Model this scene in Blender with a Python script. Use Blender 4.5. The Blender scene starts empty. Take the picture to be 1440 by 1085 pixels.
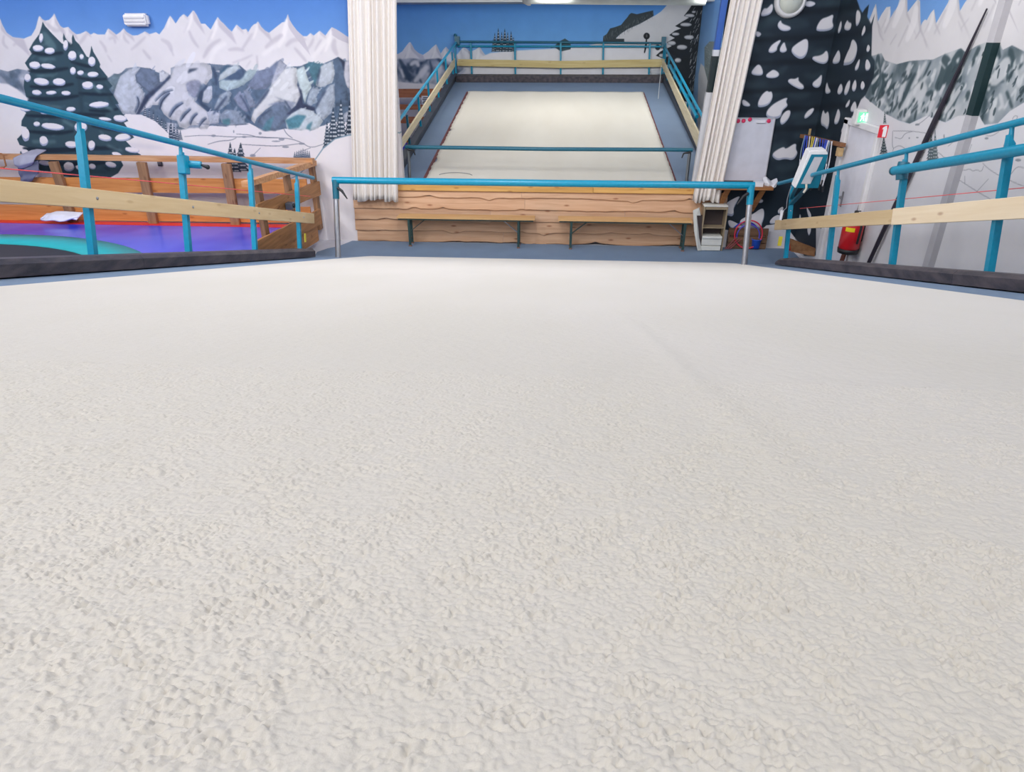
import bpy, bmesh, math, random
import numpy as np
from math import sin, cos, tan, pi, radians, sqrt, atan2, hypot
from mathutils import Vector, Matrix
random.seed(7)
RNG = np.random.default_rng(11)
SC = bpy.context.scene
COL = SC.collection

# ------------------------------------------------------------------ camera
CAM = np.array([0.0, 0.0, 3.10])            # floor of the hall is z = 0, +Y runs down the near slope
PITCH, YAW, ROLL, FPX = radians(27.577), radians(3.966), radians(-0.069), 955.279
_fw = np.array([-sin(YAW)*cos(PITCH), cos(YAW)*cos(PITCH), -sin(PITCH)])
_rt = np.array([cos(YAW), sin(YAW), 0.0])
_up = np.cross(_rt, _fw)
_r2 = _rt*cos(ROLL)+_up*sin(ROLL)
_u2 = _up*cos(ROLL)-_rt*sin(ROLL)
RM = np.array([_r2, _u2, _fw])
cd = bpy.data.cameras.new('camera')
cam = bpy.data.objects.new('camera', cd)
COL.objects.link(cam)
cd.sensor_fit = 'HORIZONTAL'
cd.sensor_width = 36.0
cd.lens = FPX/1440*36
cd.clip_start = 0.02
cd.clip_end = 100
cam.matrix_world = Matrix(((_r2[0], _u2[0], -_fw[0], CAM[0]), (_r2[1], _u2[1], -_fw[1], CAM[1]),
                           (_r2[2], _u2[2], -_fw[2], CAM[2]), (0, 0, 0, 1)))
SC.camera = cam

# ------------------------------------------------------------------ world, lights, exposure
SC.view_settings.view_transform = 'Standard'
SC.view_settings.look = 'None'
SC.view_settings.exposure = 0.0
SC.view_settings.gamma = 1.0
SC.view_settings.use_curve_mapping = False
W = bpy.data.worlds.new('world')
SC.world = W
W.use_nodes = True
W.node_tree.nodes['Background'].inputs[0].default_value = (0.9, 0.93, 1.0, 1)
W.node_tree.nodes['Background'].inputs[1].default_value = 0.3
SC.cycles.max_bounces = 10
SC.cycles.diffuse_bounces = 6
SC.cycles.use_denoising = True
LIGHT_GAIN = 1.0


def area(name, loc, size, power, color=(1, 1, 1), rot=(0, 0, 0)):
    l = bpy.data.lights.new(name, 'AREA')
    l.shape = 'RECTANGLE'
    l.size, l.size_y = size
    l.energy = power*LIGHT_GAIN
    l.color = color
    o = bpy.data.objects.new(name, l)
    o.location = loc
    o.rotation_euler = rot
    COL.objects.link(o)
    return o


# rows of tube lamps on the hall ceiling (all above the frame) and on the far room's ceiling
for _x, _g in ((-8.2, 1.85), (-4.6, 1.7), (-1.0, 1.4), (2.3, 0.95)):
    for _y, _p in ((0.0, 52), (3.4, 62), (6.8, 84)):
        area('ceiling_lamp', (_x, _y, 5.35), (0.6, 2.2), _p*_g, (1.0, 0.985, 0.985), (radians(36), 0, 0))
for _x in (-3.4, -0.2, 2.4):
    for _y, _p, _t in ((13.35, 36, 34), (14.9, 44, 62)):
        area('far_ceiling_lamp', (_x, _y, 3.92), (0.5, 1.4), _p, (1.0, 0.985, 0.955), (radians(_t), 0, 0))

# ------------------------------------------------------------------ geometry of the place
A = radians(15.458)                          # fall of the near slope
B = radians(8.658)                           # rise of the far slope
HC = 0.269                                   # camera height over the near carpet
D = np.array([0, cos(A), -sin(A)])
N = np.array([0, sin(A), cos(A)])
U = np.array([0, cos(B), sin(B)])
NF = np.array([0, -sin(B), cos(B)])
P0 = np.array([0, 11.10, 0.93])              # foot of the far slope
WY = 11.0                                    # back wall of the hall
WX = 3.768                                   # right wall of the hall
FY = 19.0                                    # back wall of the far room
XAX = np.array([1.0, 0, 0]); YAX = np.array([0, 1.0, 0]); ZAX = np.array([0, 0, 1.0])


def ray(px, py):
    return RM.T @ np.array([(px-720)/FPX, -(py-542.5)/FPX, 1.0])


def on(px, py, n, p):
    """where the sight line of a photo point meets the plane through p with normal n"""
    d = ray(px, py)
    t = (n @ (p-CAM))/(n @ d)
    return CAM+d*t


def onY(px, py, y): return on(px, py, YAX, np.array([0, y, 0]))
def onX(px, py, x): return on(px, py, XAX, np.array([x, 0, 0]))
def onZ(px, py, z): return on(px, py, ZAX, np.array([0, 0, z]))
def S(x, s, e=0.0): return np.array([x, 0, 0])+CAM+D*s+N*(e-HC)
def Fs(x, s, e=0.0): return P0+np.array([x, 0, 0])+U*s+NF*e
def sl(px, py, e=0.0):
    p = on(px, py, N, S(0, 0, e))
    return p[0], (p-CAM) @ D
def slX(px, py, x):
    """(s, e) on the near slope's frame for a photo point on the plane X = x"""
    p = onX(px, py, x)-CAM
    return p @ D, p @ N+HC
def flX(px, py, x):
    p = onX(px, py, x)-P0
    return p @ U, p @ NF


# ------------------------------------------------------------------ materials
def srgb(r, g, b):
    f = lambda c: (c/255/12.92) if c <= 10.3 else ((c/255+0.055)/1.055)**2.4
    return (f(r), f(g), f(b), 1.0)


MATS = {}


def mat(name, col, rough=0.6, metal=0.0, var=0.06, scale=6.0, bump=0.0, bscale=40.0, stretch=None, spec=0.5, sheen=0.0, col2=None, coat=0.0):
    if name in MATS:
        return MATS[name]
    m = bpy.data.materials.new(name)
    m.use_nodes = True
    nt = m.node_tree
    b = nt.nodes['Principled BSDF']
    b.inputs['Roughness'].default_value = rough
    b.inputs['Metallic'].default_value = metal
    b.inputs['Specular IOR Level'].default_value = spec
    if sheen:
        b.inputs['Sheen Weight'].default_value = sheen
        b.inputs['Sheen Roughness'].default_value = 0.5
    if coat:
        b.inputs['Coat Weight'].default_value = coat
        b.inputs['Coat Roughness'].default_value = 0.08
    tc = nt.nodes.new('ShaderNodeTexCoord')
    mp = nt.nodes.new('ShaderNodeMapping')
    nt.links.new(tc.outputs['Object'], mp.inputs['Vector'])
    if stretch:
        mp.inputs['Scale'].default_value = stretch
    nz = nt.nodes.new('ShaderNodeTexNoise')
    nz.inputs['Scale'].default_value = scale
    nz.inputs['Detail'].default_value = 5
    nt.links.new(mp.outputs[0], nz.inputs['Vector'])
    rp = nt.nodes.new('ShaderNodeValToRGB')
    c = srgb(*col)
    if col2:
        c2 = srgb(*col2)
        rp.color_ramp.elements[0].position = 0.35
        rp.color_ramp.elements[1].position = 0.65
        rp.color_ramp.elements[0].color = c2
        rp.color_ramp.elements[1].color = c
    else:
        rp.color_ramp.elements[0].position = 0.3
        rp.color_ramp.elements[1].position = 0.7
        rp.color_ramp.elements[0].color = tuple(x*(1-var) for x in c[:3])+(1,)
        rp.color_ramp.elements[1].color = tuple(min(1, x*(1+var)) for x in c[:3])+(1,)
    nt.links.new(nz.outputs['Fac'], rp.inputs['Fac'])
    nt.links.new(rp.outputs[0], b.inputs['Base Color'])
    if bump:
        n2 = nt.nodes.new('ShaderNodeTexNoise')
        n2.inputs['Scale'].default_value = bscale
        n2.inputs['Detail'].default_value = 4
        nt.links.new(mp.outputs[0], n2.inputs['Vector'])
        bp = nt.nodes.new('ShaderNodeBump')
        bp.inputs['Strength'].default_value = bump
        bp.inputs['Distance'].default_value = 0.01
        nt.links.new(n2.outputs['Fac'], bp.inputs['Height'])
        nt.links.new(bp.outputs[0], b.inputs['Normal'])
    MATS[name] = m
    return m


def wood(name, light, dark, axis='X', rough=0.55, knots=0.5, grain=1.0, tilt=0.0):
    """planed timber: grain stretched along one axis, sparse knots, each board with its own offset"""
    if name in MATS:
        return MATS[name]
    m = bpy.data.materials.new(name)
    m.use_nodes = True
    nt = m.node_tree
    L = nt.links
    b = nt.nodes['Principled BSDF']
    b.inputs['Roughness'].default_value = rough
    b.inputs['Specular IOR Level'].default_value = 0.3
    tc = nt.nodes.new('ShaderNodeTexCoord')
    oi = nt.nodes.new('ShaderNodeObjectInfo')
    ml = nt.nodes.new('ShaderNodeMath'); ml.operation = 'MULTIPLY'; ml.inputs[1].default_value = 37.0
    L.new(oi.outputs['Random'], ml.inputs[0])
    ad = nt.nodes.new('ShaderNodeVectorMath'); ad.operation = 'ADD'
    rt = nt.nodes.new('ShaderNodeMapping'); rt.inputs['Rotation'].default_value = (tilt, 0, 0)
    L.new(tc.outputs['Object'], rt.inputs['Vector'])
    L.new(rt.outputs[0], ad.inputs[0]); L.new(ml.outputs[0], ad.inputs[1])
    mp = nt.nodes.new('ShaderNodeMapping')
    st = {'X': (0.9, 14, 14), 'Y': (14, 0.9, 14), 'Z': (14, 14, 0.9)}[axis]
    mp.inputs['Scale'].default_value = st
    L.new(ad.outputs[0], mp.inputs['Vector'])
    nz = nt.nodes.new('ShaderNodeTexNoise')
    nz.inputs['Scale'].default_value = 1.6*grain
    nz.inputs['Detail'].default_value = 6
    nz.inputs['Distortion'].default_value = 0.6
    L.new(mp.outputs[0], nz.inputs['Vector'])
    rp = nt.nodes.new('ShaderNodeValToRGB')
    rp.color_ramp.elements[0].position = 0.3
    rp.color_ramp.elements[1].position = 0.68
    rp.color_ramp.elements[0].color = srgb(*dark)
    rp.color_ramp.elements[1].color = srgb(*light)
    L.new(nz.outputs['Fac'], rp.inputs['Fac'])
    sp = nt.nodes.new('ShaderNodeSeparateXYZ'); cb = nt.nodes.new('ShaderNodeCombineXYZ')
    L.new(ad.outputs[0], sp.inputs[0])
    i, j = {'X': (0, 2), 'Y': (1, 2), 'Z': (2, 0)}[axis]
    for src, dst, k in ((i, 0, 2.6), (j, 1, 8.0)):
        q = nt.nodes.new('ShaderNodeMath'); q.operation = 'MULTIPLY'; q.inputs[1].default_value = k
        L.new(sp.outputs[src], q.inputs[0]); L.new(q.outputs[0], cb.inputs[dst])
    vo = nt.nodes.new('ShaderNodeTexVoronoi')
    vo.voronoi_dimensions = '2D'
    vo.inputs['Scale'].default_value = 1.0
    L.new(cb.outputs[0], vo.inputs['Vector'])
    r2 = nt.nodes.new('ShaderNodeValToRGB')
    r2.color_ramp.elements[0].position = 0.05
    r2.color_ramp.elements[1].position = 0.15
    r2.color_ramp.elements[0].color = (knots, knots, knots, 1)
    r2.color_ramp.elements[1].color = (0, 0, 0, 1)
    L.new(vo.outputs['Distance'], r2.inputs['Fac'])
    mx = nt.nodes.new('ShaderNodeMix'); mx.data_type = 'RGBA'
    mx.inputs[7].default_value = srgb(int(dark[0]*0.74), int(dark[1]*0.60), int(dark[2]*0.52))
    sc_ = nt.nodes.new('ShaderNodeSeparateColor'); gt_ = nt.nodes.new('ShaderNodeMath'); gt_.operation = 'GREATER_THAN'; gt_.inputs[1].default_value = 0.62
    mu = nt.nodes.new('ShaderNodeMath'); mu.operation = 'MULTIPLY'
    L.new(vo.outputs['Color'], sc_.inputs[0]); L.new(sc_.outputs[0], gt_.inputs[0]); L.new(gt_.outputs[0], mu.inputs[0]); L.new(r2.outputs[0], mu.inputs[1])
    L.new(mu.outputs[0], mx.inputs[0]); L.new(rp.outputs[0], mx.inputs[6])
    # slow tone change from board to board
    hs = nt.nodes.new('ShaderNodeHueSaturation')
    m2 = nt.nodes.new('ShaderNodeMapRange')
    m2.inputs[3].default_value = 0.9; m2.inputs[4].default_value = 1.1
    L.new(oi.outputs['Random'], m2.inputs[0]); L.new(m2.outputs[0], hs.inputs['Value'])
    L.new(mx.outputs[2], hs.inputs['Color'])
    L.new(hs.outputs[0], b.inputs['Base Color'])
    bp = nt.nodes.new('ShaderNodeBump')
    bp.inputs['Strength'].default_value = 0.25; bp.inputs['Distance'].default_value = 0.004
    L.new(nz.outputs['Fac'], bp.inputs['Height']); L.new(bp.outputs[0], b.inputs['Normal'])
    MATS[name] = m
    return m


# ------------------------------------------------------------------ mesh builder and object helpers
class MB:
    def __init__(self):
        self.v = []; self.f = []; self.s = []

    def add(self, vs, fs, smooth=False):
        k = len(self.v)
        self.v += [tuple(map(float, p)) for p in vs]
        self.f += [tuple(i+k for i in f) for f in fs]
        self.s += [smooth]*len(fs)
        return self

    def box(self, c, h, ax=None):
        c = np.array(c, float)
        ax = ax if ax is not None else (XAX, YAX, ZAX)
        vs = [c+ax[0]*h[0]*i+ax[1]*h[1]*j+ax[2]*h[2]*k for i in (-1, 1) for j in (-1, 1) for k in (-1, 1)]
        fs = [(0, 1, 3, 2), (4, 6, 7, 5), (0, 4, 5, 1), (2, 3, 7, 6), (0, 2, 6, 4), (1, 5, 7, 3)]
        if np.dot(np.cross(ax[0], ax[1]), ax[2]) < 0:
            fs = [f[::-1] for f in fs]
        return self.add(vs, fs)

    def span(self, a, b):
        a = np.array(a, float); b = np.array(b, float)
        return self.box((a+b)/2, np.abs(b-a)/2)

    def bar(self, a, b, w, t, side=None):
        """square bar from a to b; w along `side`, t along the third axis"""
        a = np.array(a, float); b = np.array(b, float)
        d = b-a; L = np.linalg.norm(d); d /= L
        side = np.array(side if side is not None else XAX, float)
        side = side-d*(side @ d); side /= np.linalg.norm(side)
        return self.box((a+b)/2, (w/2, t/2, L/2), (side, np.cross(d, side), d))

    def tube(self, pts, r, n=14, closed=False, caps=True):
        P = [np.array(p, float) for p in pts]
        m = len(P)
        rr = r if hasattr(r, '__len__') else [r]*m
        tg = []
        for i in range(m):
            a = P[(i-1) % m] if (closed or i > 0) else P[i]
            b = P[(i+1) % m] if (closed or i < m-1) else P[i]
            t = b-a
            tg.append(t/np.linalg.norm(t))
        q = np.array([0, 0, 1.0]) if abs(tg[0][2]) < 0.9 else np.array([1.0, 0, 0])
        u = np.cross(tg[0], q); u /= np.linalg.norm(u)
        vs = []; fs = []
        for i in range(m):
            u = u-tg[i]*(u @ tg[i]); u /= np.linalg.norm(u)
            w = np.cross(tg[i], u)
            for k in range(n):
                an = 2*pi*k/n
                vs.append(P[i]+(u*cos(an)+w*sin(an))*rr[i])
        for i in range(m if closed else m-1):
            j = (i+1) % m
            for k in range(n):
                fs.append((i*n+k, i*n+(k+1) % n, j*n+(k+1) % n, j*n+k))
        self.add(vs, fs, True)
        if caps and not closed:
            self.add(vs[:n], [tuple(range(n))[::-1]])
            self.add(vs[-n:], [tuple(range(n))])
        return self

    def prism(self, poly, off):
        P = [np.array(p, float) for p in poly]
        off = np.array(off, float)
        n = len(P)
        nn = sum((np.cross(P[i]-P[0], P[(i+1) % n]-P[0]) for i in range(1, n-1)), np.zeros(3))
        if nn @ off > 0:
            P = P[::-1]
        vs = P+[p+off for p in P]
        fs = [tuple(range(n)), tuple(range(2*n-1, n-1, -1))]
        for i in range(n):
            j = (i+1) % n
            fs.append((j, i, n+i, n+j))
        return self.add(vs, fs)

    def lathe(self, c, axis, prof, n=24, smooth=True):
        """prof: list of (distance along axis, radius)"""
        c = np.array(c, float); a = np.array(axis, float); a /= np.linalg.norm(a)
        q = ZAX if abs(a[2]) < 0.9 else XAX
        u = np.cross(a, q); u /= np.linalg.norm(u); w = np.cross(a, u)
        vs = []; fs = []
        for (t, r) in prof:
            for k in range(n):
                an = 2*pi*k/n
                vs.append(c+a*t+(u*cos(an)+w*sin(an))*max(r, 1e-5))
        for i in range(len(prof)-1):
            for k in range(n):
                fs.append((i*n+k, i*n+(k+1) % n, (i+1)*n+(k+1) % n, (i+1)*n+k))
        return self.add(vs, fs, smooth)

    def grid(self, pts, smooth=True):
        pts = np.asarray(pts, float)
        n, m = pts.shape[:2]
        fs = [(i*m+j, i*m+j+1, (i+1)*m+j+1, (i+1)*m+j) for i in range(n-1) for j in range(m-1)]
        return self.add(pts.reshape(-1, 3), fs, smooth)

    def ball(self, c, r, n=14, sq=(1, 1, 1)):
        c = np.array(c, float)
        m = n//2
        vs = []; fs = []
        for i in range(m+1):
            th = pi*i/m
            for k in range(n):
                ph = 2*pi*k/n
                vs.append(c+np.array([sin(th)*cos(ph)*sq[0], sin(th)*sin(ph)*sq[1], cos(th)*sq[2]])*r)
        for i in range(m):
            for k in range(n):
                fs.append((i*n+k, (i+1)*n+k, (i+1)*n+(k+1) % n, i*n+(k+1) % n))
        return self.add(vs, fs, True)


ORG = {}


def make(name, mb, m, org, bevel=0.0, bseg=1, fix=False):
    me = bpy.data.meshes.new(name)
    v = [(p[0]-org[0], p[1]-org[1], p[2]-org[2]) for p in mb.v]
    me.from_pydata(v, [], mb.f)
    me.polygons.foreach_set('use_smooth', mb.s)
    if bevel or fix:
        bm = bmesh.new(); bm.from_mesh(me)
        bmesh.ops.remove_doubles(bm, verts=bm.verts, dist=1e-5)
        if fix:
            bmesh.ops.recalc_face_normals(bm, faces=bm.faces)
        if bevel:
            es = [e for e in bm.edges if len(e.link_faces) == 2 and e.calc_face_angle(0) > 0.6]
            bmesh.ops.bevel(bm, geom=es, offset=bevel, segments=bseg, affect='EDGES', clamp_overlap=True)
        bm.to_mesh(me); bm.free()
    for mm in (m if isinstance(m, (list, tuple)) else [m]):
        me.materials.append(mm)
    o = bpy.data.objects.new(name, me)
    COL.objects.link(o)
    return o


def thing(name, label, cat, loc, group=None):
    o = bpy.data.objects.new(name, None)
    o.empty_display_size = 0.1
    o.location = [float(x) for x in loc]
    COL.objects.link(o)
    o['label'] = label; o['category'] = cat
    if group:
        o['group'] = group
    ORG[o.name] = np.array(loc, float)
    return o


def part(name, mb, m, parent, label=None, stuff=False, **k):
    org = ORG[parent.name]
    o = make(name, mb, m, org, **k)
    o.parent = parent
    ORG[o.name] = org
    if label:
        o['label'] = label
    if stuff:
        o['kind'] = 'stuff'
    return o


def solo(name, mb, m, label, cat, group=None, **k):
    P = np.array(mb.v)
    lo, hi = P.min(0), P.max(0)
    org = np.array([(lo[0]+hi[0])/2, (lo[1]+hi[1])/2, lo[2]])
    o = make(name, mb, m, org, **k)
    o.location = [float(x) for x in org]
    o['label'] = label; o['category'] = cat
    if group:
        o['group'] = group
    ORG[o.name] = org
    return o


def struct(name, mb, m, label, cat='wall', **k):
    o = solo(name, mb, m, label, cat, **k)
    o['kind'] = 'structure'
    return o


def copy_thing(root, loc, label=None, group=None):
    r = root.copy(); COL.objects.link(r)
    r.location = [float(x) for x in loc]
    if label:
        r['label'] = label
    if group:
        r['group'] = group
    for ch in list(root.children):
        c = ch.copy(); COL.objects.link(c); c.parent = r
        for g in list(ch.children):
            d = g.copy(); COL.objects.link(d); d.parent = c
    return r


# common finishes
M_BLUE = mat('blue_floor_paint', (112, 133, 158), 0.75, var=0.05, scale=3, bump=0.15, bscale=220)
M_WHITE = mat('white_paint', (226, 225, 230), 0.6, var=0.015, scale=2)
M_CEIL = mat('ceiling_paint', (225, 226, 226), 0.8, var=0.02)
M_TEAL = mat('blue_rail_paint', (0, 138, 172), 0.32, var=0.07, scale=30)
M_TEALD = mat('dark_blue_rail_paint', (24, 98, 120), 0.35, var=0.08, scale=30)
M_CHROME = mat('galvanised_steel', (176, 178, 184), 0.3, metal=0.85, var=0.05, scale=20)
M_BLACK = mat('black_plastic', (28, 30, 34), 0.5)
M_BUMP = mat('black_edge_rubber', (48, 46, 54), 0.5, scale=5, bump=0.3, bscale=18, col2=(84, 76, 80), stretch=(3, 0.8, 3))
M_PINE = wood('pine_board', (221, 196, 154), (210, 182, 138), 'Y', knots=0.3, tilt=radians(15.458))
M_PINE_L = wood('pale_pine_board', (232, 214, 184), (224, 203, 170), 'Y', knots=0.6, tilt=radians(15.458))
M_PINEX = wood('pine_board_across', (226, 205, 160), (208, 182, 132), 'X', knots=0.3)
M_CLAD = wood('spruce_cladding', (210, 172, 140), (190, 148, 116), 'X', knots=0.8)
M_TRIM = wood('yellow_pine_trim', (222, 174, 104), (200, 148, 82), 'X', knots=0.5)
M_ORANGE = wood('orange_larch_board', (218, 150, 84), (194, 122, 62), 'X', knots=0.6)
M_OLD = wood('weathered_fence_post', (162, 122, 88), (124, 92, 66), 'Z', knots=0.6)
M_BROWN = wood('brown_live_edge_board', (192, 138, 88), (150, 104, 62), 'Y', knots=0.6)
M_RAILW = wood('peeled_fence_rail', (212, 164, 120), (176, 120, 76), 'X', knots=0.5)
M_CURT = mat('cream_curtain_cloth', (232, 226, 220), 0.9, var=0.02, scale=30, sheen=0.2)
M_GREEN = mat('dark_green_steel', (48, 72, 70), 0.4)

# ------------------------------------------------------------------ mural painter
# The walls carry hand-painted alpine murals: flat paint, made here brush stroke by brush stroke
# on a numpy canvas laid out in wall metres, then used as the wall's paint colour.
def boxblur(a, r):
    r = int(round(r))
    if r < 1:
        return a
    for ax in (0, 1):
        p = np.pad(a, [(r+1, r) if k == ax else (0, 0) for k in (0, 1)], mode='edge')
        c = np.cumsum(p, axis=ax)
        n = a.shape[ax]
        hi = np.take(c, np.arange(2*r+1, 2*r+1+n), axis=ax)
        lo = np.take(c, np.arange(0, n), axis=ax)
        a = (hi-lo)/(2*r+1)
    return a


def vnoise(h, w, cell, seed):
    g = np.random.default_rng(seed)
    gh, gw = int(h/cell)+3, int(w/cell)+3
    t = g.random((gh, gw))
    y = np.arange(h)/cell; x = np.arange(w)/cell
    yi = y.astype(int); xi = x.astype(int)
    fy = (y-yi)[:, None]; fx = (x-xi)[None, :]
    fy = fy*fy*(3-2*fy); fx = fx*fx*(3-2*fx)
    a = t[yi][:, xi]; b = t[yi][:, xi+1]; c = t[yi+1][:, xi]; d = t[yi+1][:, xi+1]
    return (a*(1-fx)+b*fx)*(1-fy)+(c*(1-fx)+d*fx)*fy


def fbm(h, w, cell, seed, o=4):
    r = np.zeros((h, w)); amp = 1; tot = 0
    for k in range(o):
        r += vnoise(h, w, max(1.2, cell), seed+k)*amp; tot += amp; amp *= 0.55; cell /= 2
    return r/tot


class Mural:
    def __init__(self, plane, u0, u1, z0, z1, res, flip=False):
        self.plane = plane; self.u0, self.u1, self.z0, self.z1, self.res = u0, u1, z0, z1, res
        self.w = int((u1-u0)*res); self.h = int((z1-z0)*res)
        self.im = np.ones((self.h, self.w, 3))
        self.cs = (0, 0, 1.0)
        self.org = 0.0

    def crop(self, x, y, s):
        self.cs = (x, y, s)
        return self

    def mp(self, pts):
        """photo-crop points -> canvas points (column, row from the top) on the wall's own plane"""
        out = []
        for (x, y) in pts:
            px, py = self.cs[0]+x/self.cs[2], self.cs[1]+y/self.cs[2]
            if self.plane[0] == 'Y':
                p = onY(px, py, self.plane[1]); u = p[0]
            else:
                d = ray(px, py)
                if d[0] < 0.05:
                    return None
                p = onX(px, py, self.plane[1]); u = -p[1]
            out.append(((u-self.u0)*self.res, (self.z1-p[2])*self.res))
        return np.array(out)

    def scale(self, x, y):
        """canvas pixels per crop pixel near a point"""
        a = self.mp([(x, y), (x, y+4)])
        return np.hypot(*(a[1]-a[0]))/4 if a is not None else 1.0

    def mask(self, P, blur=0.0):
        pad = int(blur*2)+3
        x0 = max(0, int(P[:, 0].min())-pad); x1 = min(self.w, int(P[:, 0].max())+pad+1)
        y0 = max(0, int(P[:, 1].min())-pad); y1 = min(self.h, int(P[:, 1].max())+pad+1)
        if x1 <= x0 or y1 <= y0:
            return None
        ss = 3
        ys = (np.arange((y1-y0)*ss)+0.5)/ss+y0
        xs = (np.arange((x1-x0)*ss)+0.5)/ss+x0
        acc = np.zeros((len(ys), len(xs)+1), np.int32)
        n = len(P)
        for i in range(n):
            xa, ya = P[i]; xb, yb = P[(i+1) % n]
            if ya == yb:
                continue
            lo, hi = (ya, yb) if ya < yb else (yb, ya)
            r0, r1 = np.searchsorted(ys, [lo, hi])
            if r1 <= r0:
                continue
            rr = np.arange(r0, r1)
            xx = xa+(ys[rr]-ya)*(xb-xa)/(yb-ya)
            k = np.clip(np.searchsorted(xs, xx), 0, len(xs))
            np.add.at(acc, (rr, k), 1)
        m = (np.cumsum(acc, 1)[:, :-1] % 2).astype(float)
        m = m.reshape(y1-y0, ss, x1-x0, ss).mean((1, 3))
        if blur > 0.4:
            m = boxblur(boxblur(m, blur*0.6), blur*0.6)
        return (y0, y1, x0, x1), m

    def put(self, P, col, blur=0.0, alpha=1.0, tex=None):
        if P is None or len(P) < 3:
            return
        if np.abs(P).max() > 20000:
            P = np.clip(P, -20000, 20000)
        r = self.mask(P, blur)
        if r is None:
            return
        (y0, y1, x0, x1), m = r
        m = m[..., None]*alpha
        c = np.array(col, float)/255
        if tex is not None:
            c = tex[y0:y1, x0:x1]
        self.im[y0:y1, x0:x1] = self.im[y0:y1, x0:x1]*(1-m)+c*m

    def poly(self, pts, col, blur=0.0, alpha=1.0, curve=False, tex=None):
        """blur in crop px"""
        P = self.mp(pts)
        if P is None:
            return
        if curve:
            P = chaikin(P, True)
        self.put(P, col, min(60.0, blur*self.scale(*pts[0])), alpha, tex)

    def stroke(self, pts, w, col, blur=0.0, alpha=1.0, taper=0.5):
        pts = np.array(pts, float)
        if len(pts) > 2:
            pts = chaikin(pts, False)
        n = len(pts)
        t = np.gradient(pts, axis=0); t /= np.linalg.norm(t, axis=1)[:, None]+1e-9
        nn = np.stack([-t[:, 1], t[:, 0]], 1)
        ww = w/2*(1-taper*np.abs(np.linspace(-1, 1, n))**1.5)
        a = pts+nn*ww[:, None]; b = pts-nn*ww[:, None]
        cap0 = pts[0]-t[0]*ww[0]*0.8; cap1 = pts[-1]+t[-1]*ww[-1]*0.8
        self.poly(np.vstack([a, [cap1], b[::-1], [cap0]]), col, blur, alpha)

    def ell(self, cx, cy, rx, ry, col, blur=0.0, alpha=1.0, rot=0.0, wob=0.0):
        k = np.linspace(0, 2*pi, 20, endpoint=False)
        r = 1+wob*RNG.uniform(-1, 1, 20)
        x = np.cos(k)*rx*r; y = np.sin(k)*ry*r
        self.poly(np.stack([cx+x*cos(rot)-y*sin(rot), cy+x*sin(rot)+y*cos(rot)], 1), col, blur, alpha)

    def snow(self, cx, cy, rx, ry, rot=0.0, lit=(222, 221, 236), shade=(162, 172, 210)):
        self.ell(cx+rx*0.03, cy+ry*0.16, rx*1.02, ry*1.0, shade, 2, 0.95, rot, 0.05)
        self.ell(cx-rx*0.02, cy-ry*0.08, rx*0.95, ry*0.82, lit, 3, 1, rot, 0.06)

    def snowp(self, pts, lit=(214, 213, 219), shade=(150, 158, 180)):
        pts = np.array(pts, float)
        h = pts[:, 1].max()-pts[:, 1].min()
        self.poly(pts, shade, 1, 1, True)
        c = pts.mean(0)
        self.poly((pts-c)*[0.96, 0.9]+c-[0, h*0.06], lit, 3, 1, True)

    def peaks(self, sky, base, col, sh, hi, blur=9):
        sky = [tuple(p) for p in sky]
        self.poly(sky+[(sky[-1][0], base), (sky[0][0], base)], col)
        for i in range(1, len(sky)-1):
            if sky[i][1] < sky[i-1][1] and sky[i][1] <= sky[i+1][1]:
                j = i+1
                while j < len(sky)-1 and sky[j+1][1] > sky[j][1]:
                    j += 1
                tip = sky[i]; val = sky[j]
                hh = val[1]-tip[1]
                if hh < 18:
                    continue
                pl = [tip]+list(sky[i+1:j+1])
                end = (val[0]+hh*0.35, val[1]+hh*0.9)
                pl += [end, (tip[0]+(val[0]-tip[0])*0.55, val[1]+hh*0.1), (tip[0]+(val[0]-tip[0])*0.18, tip[1]+hh*0.75), (tip[0]-hh*0.03, tip[1]+hh*0.45)]
                self.poly(pl, sh, blur*0.45, 0.95)
                # a light rib down from the tip on the near flank
                self.stroke([(tip[0]-hh*0.05, tip[1]+hh*0.25), (tip[0]-hh*0.12, tip[1]+hh*0.8), (tip[0]-hh*0.4, tip[1]+hh*1.5)], hh*0.22, hi, blur*0.7, 0.8)
                self.stroke([(tip[0]-hh*0.35, tip[1]+hh*0.95), (tip[0]-hh*0.7, tip[1]+hh*1.7)], hh*0.13, sh, blur*0.5, 0.55)

    def finish(self, name, gain=1.0):
        # faint brush mottle of the paint, then hand the canvas over as this wall's paint colour
        n = fbm(self.h, self.w, self.res*0.25, 5)[..., None]
        im = np.clip(self.im*(1+0.05*(n-0.5))*np.array(gain), 0, 1)
        img = bpy.data.images.new(name, self.w, self.h)
        buf = np.ones((self.h, self.w, 4), np.float32)
        buf[..., :3] = im[::-1]
        img.pixels.foreach_set(buf.ravel())
        img.pack()
        m = bpy.data.materials.new(name)
        m.use_nodes = True
        nt = m.node_tree
        b = nt.nodes['Principled BSDF']
        b.inputs['Roughness'].default_value = 0.65
        b.inputs['Specular IOR Level'].default_value = 0.25
        t = nt.nodes.new('ShaderNodeTexImage')
        t.image = img
        t.extension = 'EXTEND'
        tc = nt.nodes.new('ShaderNodeTexCoord')
        nt.links.new(tc.outputs['UV'], t.inputs['Vector'])
        nt.links.new(t.outputs['Color'], b.inputs['Base Color'])
        return m

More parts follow.
